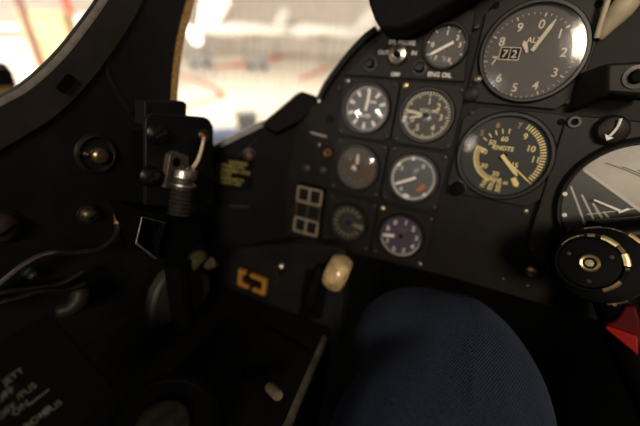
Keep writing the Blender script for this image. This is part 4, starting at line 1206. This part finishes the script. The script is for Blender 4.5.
def trolley(px, py, label):
    c = onfloor(px, py)
    t = thing('equipment_trolley', c, label, 'trolley')
    T_ = Matrix.Translation(c) @ Matrix.Rotation(.6, 4, 'Z')
    MB().box(T_, (0, 0, .55), (1.3, .7, .5)).build('body', M_hgrey, t)
    MB().box(T_, (.45, 0, 1.1), (.25, .5, .6)).build('control_box', M_hgrey, t)
    MB().tube([T_ @ V((-.65, 0, .7)), T_ @ V((-1.1, 0, 1.2))], .05, 8).build('handle', M_hgrey, t)
    for x in (-.45, .45):
        for y in (-.36, .36):
            MB().lathe(T_ @ Matrix.Translation((x, y, .2)) @ Matrix.Rotation(PI / 2, 4, 'X'), [(.01, -.06), (.2, -.06), (.2, .06), (.01, .06)], 16).build('wheel', M_dark, t)
trolley(201, 68, 'grey ground equipment trolley standing beyond the windscreen near the ochre bead')
trolley(258, 70, 'grey ground equipment trolley standing farther along the broad red line')

def cabinet(name, px, ytop, dist, w_, d_, m, label, cat):
    top = atdist(px, ytop, dist)
    t = thing(name, (top.x, top.y, FZ), label, cat)
    T_ = Matrix.Translation((top.x, top.y, 0)) @ Matrix.Rotation(.7, 4, 'Z')
    h = top.z - FZ
    MB().box(T_, (0, 0, FZ + .08 + (h - .16) / 2), (w_, d_, h - .16)).build('body', m, t, bevel=.02)
    MB().box(T_, (0, 0, top.z - .04), (w_ + .04, d_ + .04, .08)).build('lid', m, t, bevel=.01)
    for x in (-.4, .4):
        MB().box(T_, (x * w_, 0, FZ + .04), (.08, d_ * .9, .08)).build('foot', M_hgrey, t)
cabinet('storage_bin', 216, 131, 6.2, .72, .5, M_hblue, 'blue storage bin just outside, above the sill beside the bracket', 'bin')
cabinet('tool_cabinet', 246, 113, 7.2, .42, .4, M_hgrey, 'grey tool cabinet just outside, right of the blue bin', 'cabinet')
cabinet('wooden_crate', 45, 12, 11, .9, .8, M_htan, 'tan wooden crate stack seen past the canopy rail', 'crate')
cabinet('display_panel', 4, 40, 13, 1.6, .2, M_hwhite, 'white display panel seen at the far left edge past the canopy rail', 'panel')
# red boom and grey post on the left
a_ = atdist(17, -4, 7); b_ = atdist(40, 60, 7)
dd = (b_ - a_); b2 = b_ + dd * ((FZ - b_.z) / dd.z)
o = MB().tube([a_ - dd * .3, b2], .05, 12).build('red_boom', mat('faded_red_boom', (0.70, 0.36, 0.34), .6)); tag(o, 'slanting faded red boom seen past the canopy rail at upper left', 'boom')
a_ = atdist(50, 24, 12); o = MB().tube([a_, V((a_.x, a_.y, FZ))], .14, 12).build('grey_post', M_hgrey); tag(o, 'grey post right of the red boom past the canopy rail', 'post')
# black topped stand beside the cockpit
q = [atdist(x, y, 1.5) for x, y in [(-22, 66), (12, 69), (17, 83), (17, 104), (-22, 104)]]
c = q[1]
dz = V((wray(0, 80).x, wray(0, 80).y, 0)).normalized(); rx_ = V((dz.y, -dz.x, 0))
S_ = frame(q[2], rx_, (0, 0, 1)); inv = S_.inverted()
pp = [((inv @ p).x, (inv @ p).y) for p in q]
t = thing('access_stand', (c.x, c.y, FZ), 'black topped access stand with an ochre base band at the left edge outside', 'stand')
MB().prism(S_, pp[:3] + [(pp[2][0], pp[2][1] - .01), (pp[0][0], pp[2][1] - .01)], -.3, 0).build('black_top', M_dark, t, bevel=.006)
MB().prism(S_, [(pp[0][0], pp[2][1] - .09), (pp[2][0] - .004, pp[2][1] - .09), (pp[2][0] - .004, pp[2][1] - .01), (pp[0][0], pp[2][1] - .01)], -.29, -.005).build('ochre_band', mat('ochre_band', (0.16, 0.10, 0.02), .7), t)
for x in (pp[0][0] + .03, pp[2][0] - .03):
    a0 = S_ @ V((x, pp[2][1] - .09, -.15)); MB().tube([a0, V((a0.x, a0.y, FZ))], .02, 8).build('post', M_hgrey, t)
